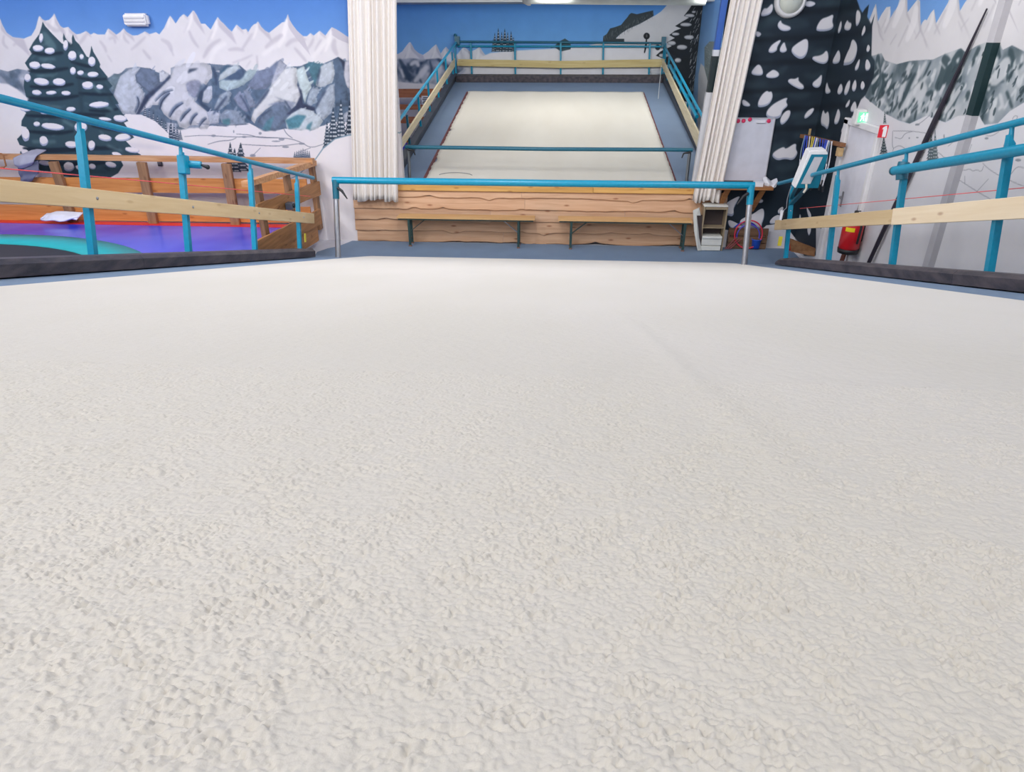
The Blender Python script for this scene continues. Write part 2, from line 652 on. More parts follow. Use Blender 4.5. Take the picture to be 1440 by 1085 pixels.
    def uv(self, o):
        me = o.data
        l = me.uv_layers.new(name='wall')
        ox = ORG[o.name]
        for p in me.polygons:
            for li in p.loop_indices:
                v = np.array(me.vertices[me.loops[li].vertex_index].co)+ox
                u = v[0] if self.plane[0] == 'Y' else -v[1]
                l.data[li].uv = ((u-self.u0)/(self.u1-self.u0), (v[2]-self.z0)/(self.z1-self.z0))


def chaikin(P, closed, it=2):
    P = np.asarray(P, float)
    for _ in range(it):
        if closed:
            Q = np.roll(P, -1, 0)
            P = np.stack([P*0.75+Q*0.25, P*0.25+Q*0.75], 1).reshape(-1, 2)
        else:
            a, b = P[:-1], P[1:]
            M = np.stack([a*0.75+b*0.25, a*0.25+b*0.75], 1).reshape(-1, 2)
            P = np.vstack([P[:1], M, P[-1:]])
    return P


def inside(q, P):
    x, y = q; r = False
    for i in range(len(P)):
        (xa, ya), (xb, yb) = P[i-1], P[i]
        if (ya > y) != (yb > y) and x < (xb-xa)*(y-ya)/(yb-ya)+xa:
            r = not r
    return r


def sky(m, top, bot, z_top, z_bot):
    z = m.z1-(np.arange(m.h)+0.5)/m.res
    t = np.clip((z-z_bot)/(z_top-z_bot), 0, 1)[:, None, None]
    m.im[:] = (np.array(top)/255)*t+(np.array(bot)/255)*(1-t)


def rock_tex(m, seed, dark, mid, light, cell=0.35, ang=0.6):
    """streaky rock paint: warped ridges between dark clefts and pale ribs"""
    h, w = m.h, m.w
    wx = (fbm(h, w, m.res*cell*1.6, seed)-0.5)*m.res*cell*2.4
    yy, xx = np.mgrid[0:h, 0:w].astype(float)
    p = (xx*cos(ang)+yy*sin(ang)+wx*1.5)/(m.res*cell)
    r = 0.5+0.5*np.sin(p*2*pi*0.55+3*fbm(h, w, m.res*cell*0.8, seed+9))
    v = np.clip(0.62*r+0.6*(fbm(h, w, m.res*cell*0.5, seed+20, 5)-0.3), 0, 1)[..., None]
    d, mi, l = (np.array(c)/255 for c in (dark, mid, light))
    return np.where(v < 0.5, d+(mi-d)*v*2, mi+(l-mi)*(v-0.5)*2)


def fir(m, x, top, base, half, dark=(46, 66, 82), lit=(205, 208, 222), tiers=7, snowy=True):
    """small painted fir"""
    pts_l = []; pts_r = []
    for k in range(tiers):
        t0 = k/tiers; t1 = (k+1)/tiers
        y1 = top+(base-top)*t1
        pts_r += [(x+half*t1*1.0, y1), (x+half*t1*0.62, y1-(base-top)*0.01)]
        pts_l += [(x-half*t1*1.0, y1), (x-half*t1*0.62, y1-(base-top)*0.01)]
    m.poly([(x, top)]+pts_r+pts_l[::-1], dark)
    if snowy:
        for k in range(1, tiers):
            t1 = (k+0.6)/tiers
            y = top+(base-top)*t1
            for q in (-0.5, 0.15, 0.6):
                m.ell(x+half*t1*q*0.8, y, half*t1*0.2+1, (base-top)*0.018+1, lit, 1, 0.85)


# ---------- hall, back wall left of the opening
ML = Mural(('Y', WY), -12.1, -2.1, 0.0, 5.6, 120)
sky(ML, (68, 116, 196), (104, 150, 216), 3.7, 2.9)
m = ML
SK1 = [(-900, 260), (-700, 190), (-560, 290), (-420, 170), (-330, 260), (-220, 220), (-120, 120), (-60, 230), (0, 140), (15, 185), (50, 250), (100, 285), (180, 295), (240, 270), (272, 215), (295, 130), (303, 122), (325, 150), (345, 158), (375, 150), (398, 128), (414, 102), (430, 145), (460, 200), (482, 213), (520, 205), (545, 235), (580, 262), (612, 257), (655, 237), (690, 264), (716, 250), (745, 263), (800, 262), (812, 240), (825, 217), (850, 235), (886, 265), (916, 245), (943, 216), (965, 245), (1010, 271), (1050, 268), (1105, 240), (1140, 260), (1190, 245), (1215, 262), (1252, 213), (1280, 150), (1297, 120), (1320, 150), (1338, 180), (1362, 158), (1392, 110)]
SK2 = [(0, 125), (14, 150), (38, 180), (70, 130), (100, 108), (128, 132), (150, 105), (168, 82), (178, 84), (200, 118), (230, 180), (262, 180), (305, 225), (335, 170), (358, 130), (380, 160), (405, 182), (440, 220), (466, 242), (485, 212), (503, 188), (545, 226), (575, 220), (590, 246), (615, 205), (635, 185), (652, 180), (665, 163), (690, 205), (720, 235), (750, 250), (800, 210), (850, 170), (875, 165), (893, 106), (906, 150), (930, 190), (965, 235), (1010, 276), (1040, 275), (1065, 252), (1090, 272), (1110, 255), (1135, 235), (1158, 255), (1180, 272), (1205, 235), (1228, 207), (1260, 222), (1290, 240), (1345, 278), (1500, 330)]
m.crop(0, 0, 5.423).peaks(SK1, 900, (211, 210, 221), (186, 183, 199), (228, 226, 235))
m.crop(240, 0, 5.423).peaks(SK2, 900, (211, 210, 221), (186, 183, 199), (228, 226, 235))
m.poly([(-60, 400), (300, 420), (620, 430), (900, 400), (1400, 420), (1400, 700), (-60, 700)], (220, 219, 229), 50, 0.5)
for p_, w in [([(470, 480), (560, 450), (625, 418)], 16), ([(657, 425), (664, 520)], 24), ([(945, 365), (985, 410), (1035, 470)], 26), ([(575, 515), (610, 465)], 16), ([(140, 235), (165, 300), (212, 362)], 24), ([(0, 370), (22, 425)], 22), ([(545, 375), (575, 330), (620, 255)], 22), ([(725, 365), (790, 310), (850, 265)], 44), ([(880, 350), (930, 300), (1030, 300)], 34), ([(1040, 380), (1075, 330), (1090, 290)], 24), ([(1100, 390), (1130, 330), (1150, 300)], 18), ([(250, 440), (300, 350), (380, 300)], 34), ([(440, 380), (500, 370), (560, 385)], 30), ([(1250, 300), (1240, 360), (1270, 420)], 40)]:
    m.stroke(p_, w, (188, 185, 200), 7, 0.8)
for p_, w in [([(300, 480), (330, 380), (420, 330)], 40), ([(700, 420), (800, 350), (880, 290)], 40), ([(1080, 440), (1160, 350), (1210, 290)], 40)]:
    m.stroke(p_, w, (226, 225, 234), 12, 0.8)
m.crop(0, 0, 5.423)
for p_, w in [([(100, 350), (130, 320), (150, 350)], 24), ([(30, 270), (20, 330), (60, 370)], 22), ([(360, 180), (420, 240), (470, 220)], 30), ([(600, 340), (640, 290), (665, 250)], 30), ([(760, 310), (800, 360), (810, 400)], 22), ([(830, 300), (870, 280), (880, 330)], 22), ([(940, 250), (950, 300), (985, 330)], 20), ([(1000, 380), (1060, 330), (1110, 280)], 22), ([(1090, 380), (1130, 430), (1150, 450)], 24), ([(850, 470), (820, 420)], 22), ([(1230, 300), (1290, 330), (1310, 390)], 34)]:
    m.stroke(p_, w, (188, 185, 200), 7, 0.75)
m.crop(240, 0, 5.423)
# rocky foothills
m.crop(0, 0, 1).poly([(-400, 110), (100, 110), (160, 110), (300, 100), (520, 95), (900, 95), (900, 1000), (-400, 1000)], (218, 217, 230), 2)
rt = rock_tex(m, 3, (74, 92, 112), (140, 150, 172), (196, 198, 214), 0.33, 0.5)
m.crop(0, 0, 5.423)
m.poly([(-900, 560), (-500, 500), (0, 530), (60, 545), (130, 525), (200, 535), (300, 560), (820, 600), (870, 560), (915, 565), (960, 520), (1050, 508), (1150, 525), (1210, 556), (1240, 533), (1300, 572), (1330, 510), (1410, 498), (1440, 1000), (900, 1000), (-900, 1000)], (120, 134, 154), 3, 1, tex=rt)
m.crop(240, 0, 5.423)
LOW = [(1400, 935), (1240, 930), (1165, 950), (1050, 1005), (960, 965), (900, 962), (850, 985), (700, 1000), (600, 932), (440, 960), (370, 922), (240, 990), (130, 980), (0, 960)]
m.poly([(0, 518), (80, 490), (130, 500), (300, 483), (345, 540), (360, 530), (430, 490), (520, 495), (580, 540), (655, 542), (740, 525), (780, 495), (835, 453), (890, 512), (970, 512), (1020, 490), (1070, 473), (1150, 490), (1240, 455), (1275, 433), (1320, 460), (1420, 470)]+LOW, (120, 134, 154), 2, 1, tex=rt)
DK = (58, 76, 98)
def facets(m, L):
    for pts, col in L:
        pts = np.array(pts, float); c = pts.mean(0)
        r = np.sqrt(((pts-c)**2).sum(1).mean())
        col = np.array(col, float)
        m.poly(pts, col*0.84, 3, 1)
        m.poly((pts-c)*0.90+c-[r*0.06, r*0.06], col, max(4, r*0.06), 1)
        g = np.random.default_rng(int(abs(c[0]*7+c[1])))
        lo, hi = pts.min(0), pts.max(0); n = 0
        for k in range(60):
            q = g.uniform(lo, hi)
            if not inside(q, pts):
                continue
            n += 1
            up = (c[0]-q[0])+(c[1]-q[1])
            a_ = g.uniform(-1.2, -0.4); l = r*g.uniform(0.15, 0.5)
            cc = np.clip(col*(1+0.16*up/(2*r)+g.uniform(-0.10, 0.09)), 0, 245)
            m.stroke([q, q+[cos(a_)*l*0.5, sin(a_)*l*0.5+3], q+[cos(a_)*l, sin(a_)*l]], r*g.uniform(0.08, 0.26), cc, 4, 0.6)
            if n > 26:
                break
m.crop(130, 60, 6.38)
m.poly([(120, 320), (250, 280), (420, 225), (600, 270), (700, 290), (740, 210), (1000, 185), (1290, 210), (1290, 760), (1000, 740), (700, 720), (120, 640)], (86, 104, 130), 3, 0.85)
facets(m, [([(140, 330), (200, 280), (250, 290), (230, 360), (180, 450)], (104, 124, 140)),
 ([(250, 300), (340, 235), (430, 225), (385, 300), (400, 370), (455, 430), (470, 500), (420, 600), (390, 640), (270, 640), (190, 470), (215, 390)], (178, 186, 206)),
 ([(430, 230), (520, 230), (590, 300), (612, 380), (520, 455), (450, 400), (395, 350), (385, 290)], (104, 118, 146)),
 ([(600, 255), (690, 290), (640, 345), (605, 355)], (190, 195, 211)),
 ([(700, 310), (740, 205), (830, 185), (1000, 180), (1060, 200), (1080, 290), (1020, 380), (950, 330), (850, 400), (860, 470), (940, 550), (1060, 640), (1135, 700), (1130, 730), (1060, 720), (1020, 795), (970, 785), (960, 740), (880, 740), (840, 772), (780, 755), (760, 700), (700, 690), (640, 640), (600, 560), (520, 560), (420, 635), (500, 510), (600, 420)], (196, 199, 215))])
m.poly([(470, 480), (600, 385), (695, 295), (702, 312), (610, 402), (510, 505), (420, 640), (395, 640), (420, 580)], (56, 66, 94), 5)
for p_, w in [([(600, 590), (620, 510), (690, 445)], 38), ([(690, 660), (735, 580), (810, 535)], 36), ([(785, 700), (825, 640), (880, 590)], 30), ([(875, 730), (895, 670), (940, 630)], 28), ([(955, 745), (985, 700), (1020, 672)], 28), ([(400, 480), (420, 540), (380, 620)], 22), ([(560, 520), (640, 440), (720, 420)], 20)]:
    m.stroke(p_, w, (84, 100, 128), 9, 0.85)
    m.stroke([(x+4, y+8) for x, y in p_], w*0.35, (52, 62, 88), 4, 0.8)
m.poly([(825, 350), (975, 325), (962, 420), (920, 510), (860, 450)], (140, 145, 172), 9, 0.9, True)
m.poly([(855, 275), (866, 235), (955, 228), (912, 252)], (66, 78, 104), 5)
m.poly([(935, 520), (965, 440), (1015, 385), (1065, 395), (1005, 450), (985, 540), (1060, 590), (1135, 690), (1100, 690)], (60, 76, 104), 6)
facets(m, [([(1000, 440), (1050, 390), (1105, 395), (1092, 470), (1040, 545), (985, 530)], (172, 180, 200))])
m.crop(300, 60, 6.38)
m.poly([(-10, 250), (60, 270), (110, 205), (240, 205), (300, 260), (400, 255), (520, 235), (600, 150), (670, 215), (800, 210), (870, 175), (960, 200), (1075, 150), (1200, 170), (1230, 600), (1000, 740), (820, 790), (640, 770), (560, 790), (440, 780), (320, 720), (150, 740), (-10, 720)], (80, 100, 128), 3, 0.9)
facets(m, [([(60, 290), (120, 230), (220, 203), (255, 240), (180, 275), (100, 322), (45, 345)], (182, 194, 209)),
 ([(50, 350), (120, 330), (240, 338), (290, 285), (330, 243), (405, 250), (380, 300), (300, 355), (220, 405), (120, 435), (55, 405)], (164, 184, 199)),
 ([(400, 260), (500, 240), (600, 152), (625, 220), (540, 330), (480, 412), (400, 425), (300, 405), (340, 340)], (116, 128, 158)),
 ([(600, 148), (665, 215), (615, 262), (545, 345), (510, 402), (545, 300)], (162, 168, 190)),
 ([(60, 470), (140, 428), (165, 460), (120, 560), (60, 605), (5, 595)], (142, 156, 178)), ([(180, 500), (240, 428), (290, 520), (335, 605), (290, 625), (230, 575)], (122, 132, 160)), ([(270, 430), (310, 418), (352, 500), (385, 575), (330, 585)], (126, 138, 164)),
 ([(-60, 620), (10, 610), (60, 640), (50, 720), (-30, 730)], (170, 178, 200)),
 ([(55, 655), (110, 600), (210, 608), (270, 690), (305, 735), (150, 748), (70, 715)], (134, 148, 172)),
 ([(335, 690), (370, 600), (470, 470), (560, 340), (640, 238), (745, 222), (762, 300), (752, 380), (792, 470), (740, 565), (690, 605), (640, 525), (550, 548), (470, 605), (390, 675), (370, 725)], (204, 208, 219)),
 ([(385, 700), (470, 602), (560, 545), (640, 560), (690, 640), (620, 725), (560, 800), (440, 795), (450, 745)], (102, 118, 145)),
 ([(815, 208), (870, 173), (968, 198), (950, 300), (915, 395), (880, 300), (850, 230)], (74, 112, 132)),
 ([(748, 240), (812, 208), (852, 330), (882, 400), (842, 470), (822, 545), (790, 430), (760, 340)], (186, 202, 212)),
 ([(838, 545), (868, 430), (930, 400), (955, 420), (900, 545), (870, 575)], (152, 166, 187)),
 ([(968, 210), (1072, 162), (1092, 280), (1062, 362), (960, 402), (918, 382), (950, 290)], (180, 190, 207)),
 ([(918, 605), (960, 500), (1050, 378), (1092, 368), (1094, 520), (1040, 645), (990, 695), (930, 645)], (160, 172, 193)),
 ([(1075, 150), (1120, 128), (1178, 170), (1176, 300), (1202, 420), (1215, 570), (1100, 570), (1090, 400), (1100, 280)], (82, 100, 127)),
 ([(1180, 170), (1240, 158), (1240, 420), (1202, 400), (1176, 300)], (192, 194, 210))])
m.poly([(65, 255), (108, 205), (155, 198), (112, 242), (60, 285)], (68, 94, 120), 6)
m.poly([(185, 285), (235, 222), (292, 258), (255, 335), (140, 335), (85, 338), (140, 300)], (70, 88, 118), 7, 1, True)
m.poly([(540, 480), (640, 515), (745, 535), (690, 612), (650, 540)], (138, 148, 172), 8, 0.9)
m.poly([(480, 560), (600, 520), (660, 560), (560, 560)], (118, 130, 158), 8, 0.8)
m.poly([(78, 690), (150, 678), (148, 748), (90, 732)], (82, 124, 141), 6); m.poly([(435, 778), (480, 700), (548, 655), (505, 795)], (84, 126, 147), 8)
m.poly([(750, 368), (792, 430), (802, 545), (850, 560), (912, 580), (912, 645), (870, 605), (790, 592), (700, 645), (655, 645), (740, 565), (782, 470)], (54, 62, 88), 5)
m.poly([(1118, 128), (1182, 170), (1172, 262), (1150, 180)], (46, 54, 76), 5)
for p_, w in [([(500, 420), (460, 480), (370, 590)], 26), ([(240, 470), (300, 560), (330, 640)], 16), ([(290, 640), (330, 690), (340, 700)], 26), ([(0, 640), (60, 560), (120, 480)], 24), ([(930, 380), (945, 300), (960, 230)], 18), ([(920, 590), (960, 500), (1010, 430)], 22), ([(640, 520), (680, 580), (700, 610)], 18), ([(400, 720), (430, 650), (520, 600)], 14), ([(0, 220), (20, 300), (30, 380)], 30)]:
    m.stroke(p_, w, (56, 70, 98), 6, 0.8)
facets(m, [([(645, 695), (700, 640), (790, 586), (880, 608), (960, 668), (985, 702), (940, 772), (830, 803), (700, 772), (660, 772)], (184, 196, 211))])
m.poly([(645, 695), (755, 645), (835, 655), (770, 760), (680, 776)], (80, 128, 149), 8); m.poly([(828, 802), (840, 740), (892, 700), (865, 795)], (88, 132, 151), 7)
m.crop(0, 0, 5.423)
m.stroke([(0, 560), (60, 600), (120, 680)], 46, (92, 108, 132), 12, 0.8); m.stroke([(150, 540), (110, 600), (190, 700)], 40, (86, 102, 126), 12, 0.8)
# grain of the rock brushwork
h_, w_ = m.im.shape[:2]
gr = fbm(h_, w_, 7, 31, 4)[..., None]-0.5
bw = np.clip(1-np.abs(((m.z1-(np.arange(h_)+0.5)/m.res)-2.15)/0.62)**6, 0, 1)[:, None, None]
m.im *= 1+0.34*gr*bw*np.clip((0.86-m.im.mean(2, keepdims=True))/0.2, 0, 1)
# snow floor of the valley
SN = (218, 217, 230)
m.crop(0, 0, 1)
g = np.random.default_rng(14)
for k in range(46):      # ragged snow edge creeping up the foot of the rocks
    x = g.uniform(232, 470); y = np.interp(x, [232, 300, 330, 370, 410, 470], [183, 178, 174, 184, 184, 177])
    m.ell(x, y+g.uniform(2, 5), g.uniform(3, 8), g.uniform(1.2, 3), SN, 1, 1)
m.crop(150, 130, 4.114)
LN = (96, 106, 128)
for p in ([(450, 255), (550, 247), (640, 252), (740, 258), (860, 255), (960, 262), (1060, 265), (1130, 290), (1180, 322), (1250, 300)], [(585, 300), (650, 280), (720, 277), (750, 262)], [(750, 240), (830, 245), (880, 262), (990, 262)], [(780, 300), (880, 306), (1000, 311), (1120, 295)], [(1020, 200), (1040, 240), (1075, 264)], [(520, 180), (700, 190), (820, 182)], [(890, 320), (840, 370)], [(1180, 320), (1100, 350)]):
    m.stroke(p, 4.5, LN, 1.0, 0.8, 0.3)
for x, y, a, b in [(1012, 270, 17, 9), (618, 250, 15, 7), (795, 257, 14, 6), (1035, 315, 20, 6), (735, 226, 4, 9), (888, 236, 9, 8), (845, 365, 17, 9), (1128, 296, 18, 6), (980, 282, 26, 4)]:
    m.ell(x, y, a, b, (126, 134, 154), 2, 0.8)
# little firs on the left of the valley
for k in range(9):
    fir(m, 222+k*24, 75+k*18, 165+k*22+(30 if k > 5 else 0), 20, (52, 68, 92), (198, 202, 220), 8)
m.poly([(60, 160), (110, 124), (200, 128), (280, 165), (340, 220), (385, 275), (440, 300), (440, 460), (60, 460)], (224, 222, 234), 2, 1)
m.stroke([(40, 300), (160, 305), (330, 322)], 26, (200, 202, 222), 14, 0.7)
for k in range(4):
    fir(m, 372+k*18, 150+k*22, 275, 16, (52, 68, 92), (198, 202, 220), 7)
fir(m, 715, 285, 455, 40, (52, 66, 84)); fir(m, 775, 288, 455, 55, (52, 66, 84)); fir(m, 740, 320, 460, 40, (46, 60, 78))
for k in range(8):
    fir(m, 1088+k*12, 322+5*abs(k-4), 382, 10, (62, 78, 100), (190, 196, 214), 5)
fir(m, 1355, 35, 330, 50, (48, 64, 84), (205, 210, 224), 12); fir(m, 1310, 80, 330, 50, (48, 64, 84), (205, 210, 224), 11); fir(m, 1275, 160, 340, 30, (48, 64, 84), (205, 210, 224), 9)
fir(m, 1405, 40, 330, 40, (40, 54, 74), (205, 210, 224), 11)
# snow hill by the curtain
m.poly([(1100, 480), (1205, 385), (1250, 320), (1320, 265), (1400, 243), (1600, 225), (1900, 240), (1900, 1100), (900, 1100), (1000, 520)], (120, 148, 172), 1)
m.poly([(1104, 484), (1210, 388), (1254, 326), (1322, 271), (1400, 250), (1600, 232), (1900, 246), (1900, 1100), (900, 1100), (1000, 524)], (223, 221, 232), 2)
# left snow hill and big firs
m.crop(0, 0, 5.423)
m.poly([(-900, 700), (-300, 640), (0, 632), (60, 640), (130, 678), (210, 745), (260, 1085), (240, 1900), (-900, 1900)], (221, 220, 231), 4)
TA = [(325, 165), (345, 200), (400, 260), (470, 330), (490, 340), (480, 290), (485, 252), (500, 290), (540, 345), (550, 330), (548, 290), (556, 262), (575, 310), (605, 340), (660, 430), (680, 440), (690, 395), (697, 348), (712, 395), (745, 450), (765, 490), (760, 510), (822, 588), (810, 600), (858, 655), (830, 680), (858, 715), (906, 790), (878, 796), (930, 860), (978, 922), (945, 935), (990, 1000), (1022, 1048), (985, 1068), (960, 1075), (1040, 1160), (1075, 1180), (1065, 1200), (940, 1190), (925, 1230), (940, 1260), (900, 1320), (820, 1365), (640, 1365), (480, 1345), (420, 1310), (310, 1300), (220, 1240), (150, 1200), (155, 1155), (220, 1125), (150, 1105), (130, 1060), (160, 1030), (205, 970), (162, 960), (165, 920), (200, 860), (160, 830), (230, 745), (200, 740), (180, 660), (185, 610), (240, 540), (215, 520), (190, 480), (240, 412), (270, 398), (240, 400), (222, 378), (255, 320), (300, 260), (318, 200)]
m.poly(TA, (50, 74, 90), 1.5)
g = np.random.default_rng(17)
for k in range(150):
    q = (g.uniform(140, 1060), g.uniform(200, 1350))
    if inside(q, TA) and inside((q[0]+40, q[1]+26), TA) and inside((q[0]-40, q[1]+26), TA):
        sg_ = 1 if q[0] > 420+0.35*(q[1]-200) else -1
        m.stroke([q, (q[0]+sg_*18, q[1]+12), (q[0]+sg_*40, q[1]+g.uniform(10, 40))], g.uniform(10, 24), [(74, 102, 116), (36, 54, 70), (62, 90, 108)][k % 3], 5, 0.6)
for p, w in [([(240, 400), (340, 420), (480, 400)], 30), ([(220, 540), (360, 545), (520, 520)], 34), ([(230, 660), (380, 670), (560, 640)], 30), ([(220, 745), (400, 760), (600, 730)], 34), ([(200, 880), (400, 890), (620, 870), (800, 880)], 32), ([(540, 470), (640, 500), (700, 510)], 26), ([(580, 590), (700, 610), (820, 600)], 24), ([(600, 710), (740, 720), (860, 720)], 26), ([(680, 840), (800, 850), (900, 830)], 26), ([(200, 1000), (420, 1020), (560, 1000)], 30), ([(700, 960), (860, 990), (960, 980)], 26), ([(180, 1130), (400, 1150), (640, 1130), (900, 1130)], 40), ([(260, 1240), (520, 1250), (800, 1240)], 34)]:
    m.stroke(p, w, (28, 42, 58), 8, 0.95)
for p, w in [([(330, 250), (380, 330), (420, 370)], 60), ([(300, 450), (420, 450)], 40), ([(280, 580), (400, 575)], 40), ([(600, 400), (640, 450)], 40), ([(620, 560), (700, 580)], 36), ([(700, 640), (760, 700)], 50), ([(760, 780), (860, 840)], 50), ([(300, 800), (460, 820)], 40), ([(480, 920), (560, 960)], 50), ([(250, 1080), (420, 1080)], 50), ([(560, 1080), (680, 1090)], 50), ([(820, 1110), (930, 1150)], 40), ([(300, 1200), (420, 1210)], 40), ([(560, 1190), (700, 1200)], 40)]:
    m.stroke(p, w, (88, 118, 132), 14, 0.75)
for p in [([(520, 380), (600, 560), (620, 800), (640, 1000)]), ([(690, 460), (800, 640), (860, 800)])]:
    m.stroke(p, 22, (38, 56, 72), 12, 0.6)
for q in [(313, 285, 15, 35), (290, 365, 40, 25), (378, 385, 38, 25), (265, 493, 42, 28), (365, 503, 55, 20), (210, 590, 24, 30), (315, 620, 58, 28), (450, 622, 48, 28), (280, 703, 36, 20), (390, 705, 40, 15), (503, 708, 35, 17), (500, 340, 18, 40), (550, 420, 32, 36), (622, 430, 16, 20), (556, 537, 22, 28), (613, 553, 25, 18), (700, 465, 28, 36), (708, 565, 42, 21), (668, 647, 42, 30), (760, 660, 26, 18), (755, 795, 75, 23), (915, 900, 50, 26), (280, 943, 25, 18), (400, 962, 85, 26), (195, 1020, 30, 50), (330, 1060, 28, 25), (615, 965, 48, 38), (800, 1048, 50, 24), (940, 1043, 55, 28), (195, 830, 40, 17), (350, 855, 40, 14), (540, 830, 35, 18), (800, 905, 48, 13)]:
    m.snow(*q, rot=RNG.uniform(-0.1, 0.15))
m.crop(0, 190, 5.165)
for q in [(318, 40, 30, 33), (518, 65, 45, 25), (665, 70, 25, 35), (760, 15, 45, 22), (890, 15, 55, 24), (960, 105, 52, 20), (850, 140, 38, 18), (180, 120, 26, 20), (325, 200, 45, 18), (500, 225, 38, 34), (585, 235, 38, 18), (670, 225, 25, 20), (805, 212, 40, 20)]:
    m.snow(*q, rot=RNG.uniform(-0.1, 0.3))
M_ML = ML.finish('mural_paint_left', (1.0, 0.985, 0.95))

# ---------- hall, back wall right of the opening: foot of the huge fir
MR = Mural(('Y', WY), 1.9, 3.90, 0.0, 5.6, 190)
# ---------- hall, right wall
MX = Mural(('X', WX), -11.05, 3.0, -0.2, 5.6, 150)
for m in (MR, MX):
    sky(m, (64, 112, 186), (110, 155, 214), 4.6, 3.2)
m = MX
m.crop(1200, 0, 5.425)
SK3 = [(-200, 300), (60, 330), (100, 205), (150, 80), (172, 28), (180, 100), (187, 165), (215, 110), (252, 55), (283, 50), (274, 150), (320, 80), (356, 15), (378, -60), (395, -130), (410, -40), (412, 95), (450, 45), (492, -8), (508, 10), (512, 205), (530, 165), (548, 147), (560, 155), (590, 100), (615, 70), (630, 180), (670, 110), (722, 20), (760, -90), (790, -160), (800, -40), (812, 85), (850, 20), (900, -50), (960, -150), (1040, -260), (1060, -60), (1110, -110), (1160, -200), (1180, 40), (1260, -80), (1400, -300), (1500, -100), (1700, -400), (1900, -100), (2400, -600)]
m.peaks(SK3, 900, (208, 206, 212), (184, 181, 190), (222, 220, 226), 10)
m.poly([(100, 430), (2600, 300), (2600, 1500), (100, 1500)], (208, 206, 212), 20, 0.7)
for p in ([(190, 190), (200, 260), (230, 310)], [(800, 160), (830, 240)], [(505, 160), (520, 220), (470, 300)], [(630, 190), (660, 260)], [(330, 260), (280, 340)], [(540, 300), (560, 360)], [(880, 140), (820, 220)]):
    m.stroke(p, 14, (176, 172, 184), 6, 0.6)
rt2 = rock_tex(m, 41, (72, 88, 96), (140, 150, 160), (200, 202, 208), 0.5, 0.25)
m.poly([(130, 430), (215, 405), (240, 460), (330, 490), (430, 465), (560, 455), (605, 455), (700, 410), (820, 368), (860, 402), (940, 350), (1010, 322), (1045, 345), (1100, 303), (1140, 380), (1210, 345), (1302, 392), (1500, 300), (1800, 380), (2300, 200), (2300, 500), (1900, 620), (1600, 560), (1400, 720), (1302, 780), (1190, 850), (1100, 940), (1000, 950), (960, 880), (800, 882), (700, 932), (560, 880), (430, 942), (350, 920), (250, 870), (150, 790), (90, 740)], (120, 130, 140), 3, 1, tex=rt2)
for p, w in [([(190, 420), (180, 560), (150, 720)], 40), ([(230, 560), (250, 640), (200, 740)], 50), ([(330, 640), (250, 700)], 60), ([(470, 560), (430, 640), (380, 760), (340, 900)], 28), ([(590, 470), (520, 620)], 28), ([(700, 430), (720, 520), (640, 680)], 84), ([(820, 390), (760, 520), (700, 640)], 80), ([(560, 720), (600, 700)], 70), ([(640, 830), (680, 760)], 60), ([(720, 900), (780, 720), (840, 640)], 44), ([(960, 360), (900, 500)], 56), ([(880, 700), (860, 760)], 60), ([(1100, 330), (1110, 440)], 70), ([(1200, 370), (1210, 480), (1180, 620)], 56), ([(1050, 640), (1150, 620)], 26), ([(1170, 700), (1210, 820)], 46), ([(1290, 480), (1260, 520)], 40), ([(1010, 760), (990, 860)], 50), ([(490, 850), (540, 780)], 30), ([(270, 620), (300, 560)], 24), ([(420, 830), (480, 740)], 22)]:
    m.stroke(p, w, (58, 76, 84), 7, 0.9)
for p, w in [([(215, 540), (240, 470)], 36), ([(345, 760), (410, 560), (435, 480)], 44), ([(200, 560), (180, 480)], 26), ([(440, 680), (500, 570), (560, 465)], 36), ([(340, 880), (440, 720), (560, 580)], 44), ([(600, 620), (625, 530)], 54), ([(470, 800), (520, 690), (540, 640)], 90), ([(560, 880), (610, 770)], 66), ([(660, 720), (690, 650)], 50), ([(380, 920), (430, 860)], 70), ([(660, 470), (700, 520)], 26), ([(700, 860), (770, 740), (830, 650)], 40), ([(750, 880), (760, 820)], 60), ([(1060, 640), (1120, 560), (1180, 450)], 100), ([(1050, 920), (1070, 780)], 90), ([(1140, 820), (1120, 720)], 66), ([(1260, 660), (1240, 530)], 56), ([(1290, 420), (1280, 480)], 40), ([(240, 700), (280, 620)], 44), ([(310, 800), (310, 700)], 32), ([(210, 760), (260, 800)], 44)]:
    m.stroke(p, w*0.9, (196, 199, 206), 12, 0.9)
g = np.random.default_rng(12)
for k in range(170):
    x = g.uniform(140, 1320); t = np.interp(x, [140, 560, 820, 1100, 1320], [450, 470, 400, 340, 400]); bt = np.interp(x, [140, 350, 700, 1000, 1320], [760, 900, 900, 920, 770])
    y = g.uniform(t+20, bt-30); l = g.uniform(30, 90); a_ = g.uniform(1.75, 2.25)
    q = [(x, y), (x+cos(a_)*l*0.5+g.uniform(-8, 8), y+sin(a_)*l*0.5), (x+cos(a_)*l, y+sin(a_)*l)]
    if k % 2:
        m.stroke(q, g.uniform(8, 20), (54, 70, 78), 4, 0.85)
    else:
        m.stroke(q, g.uniform(10, 26), (204, 207, 213), 6, 0.8)
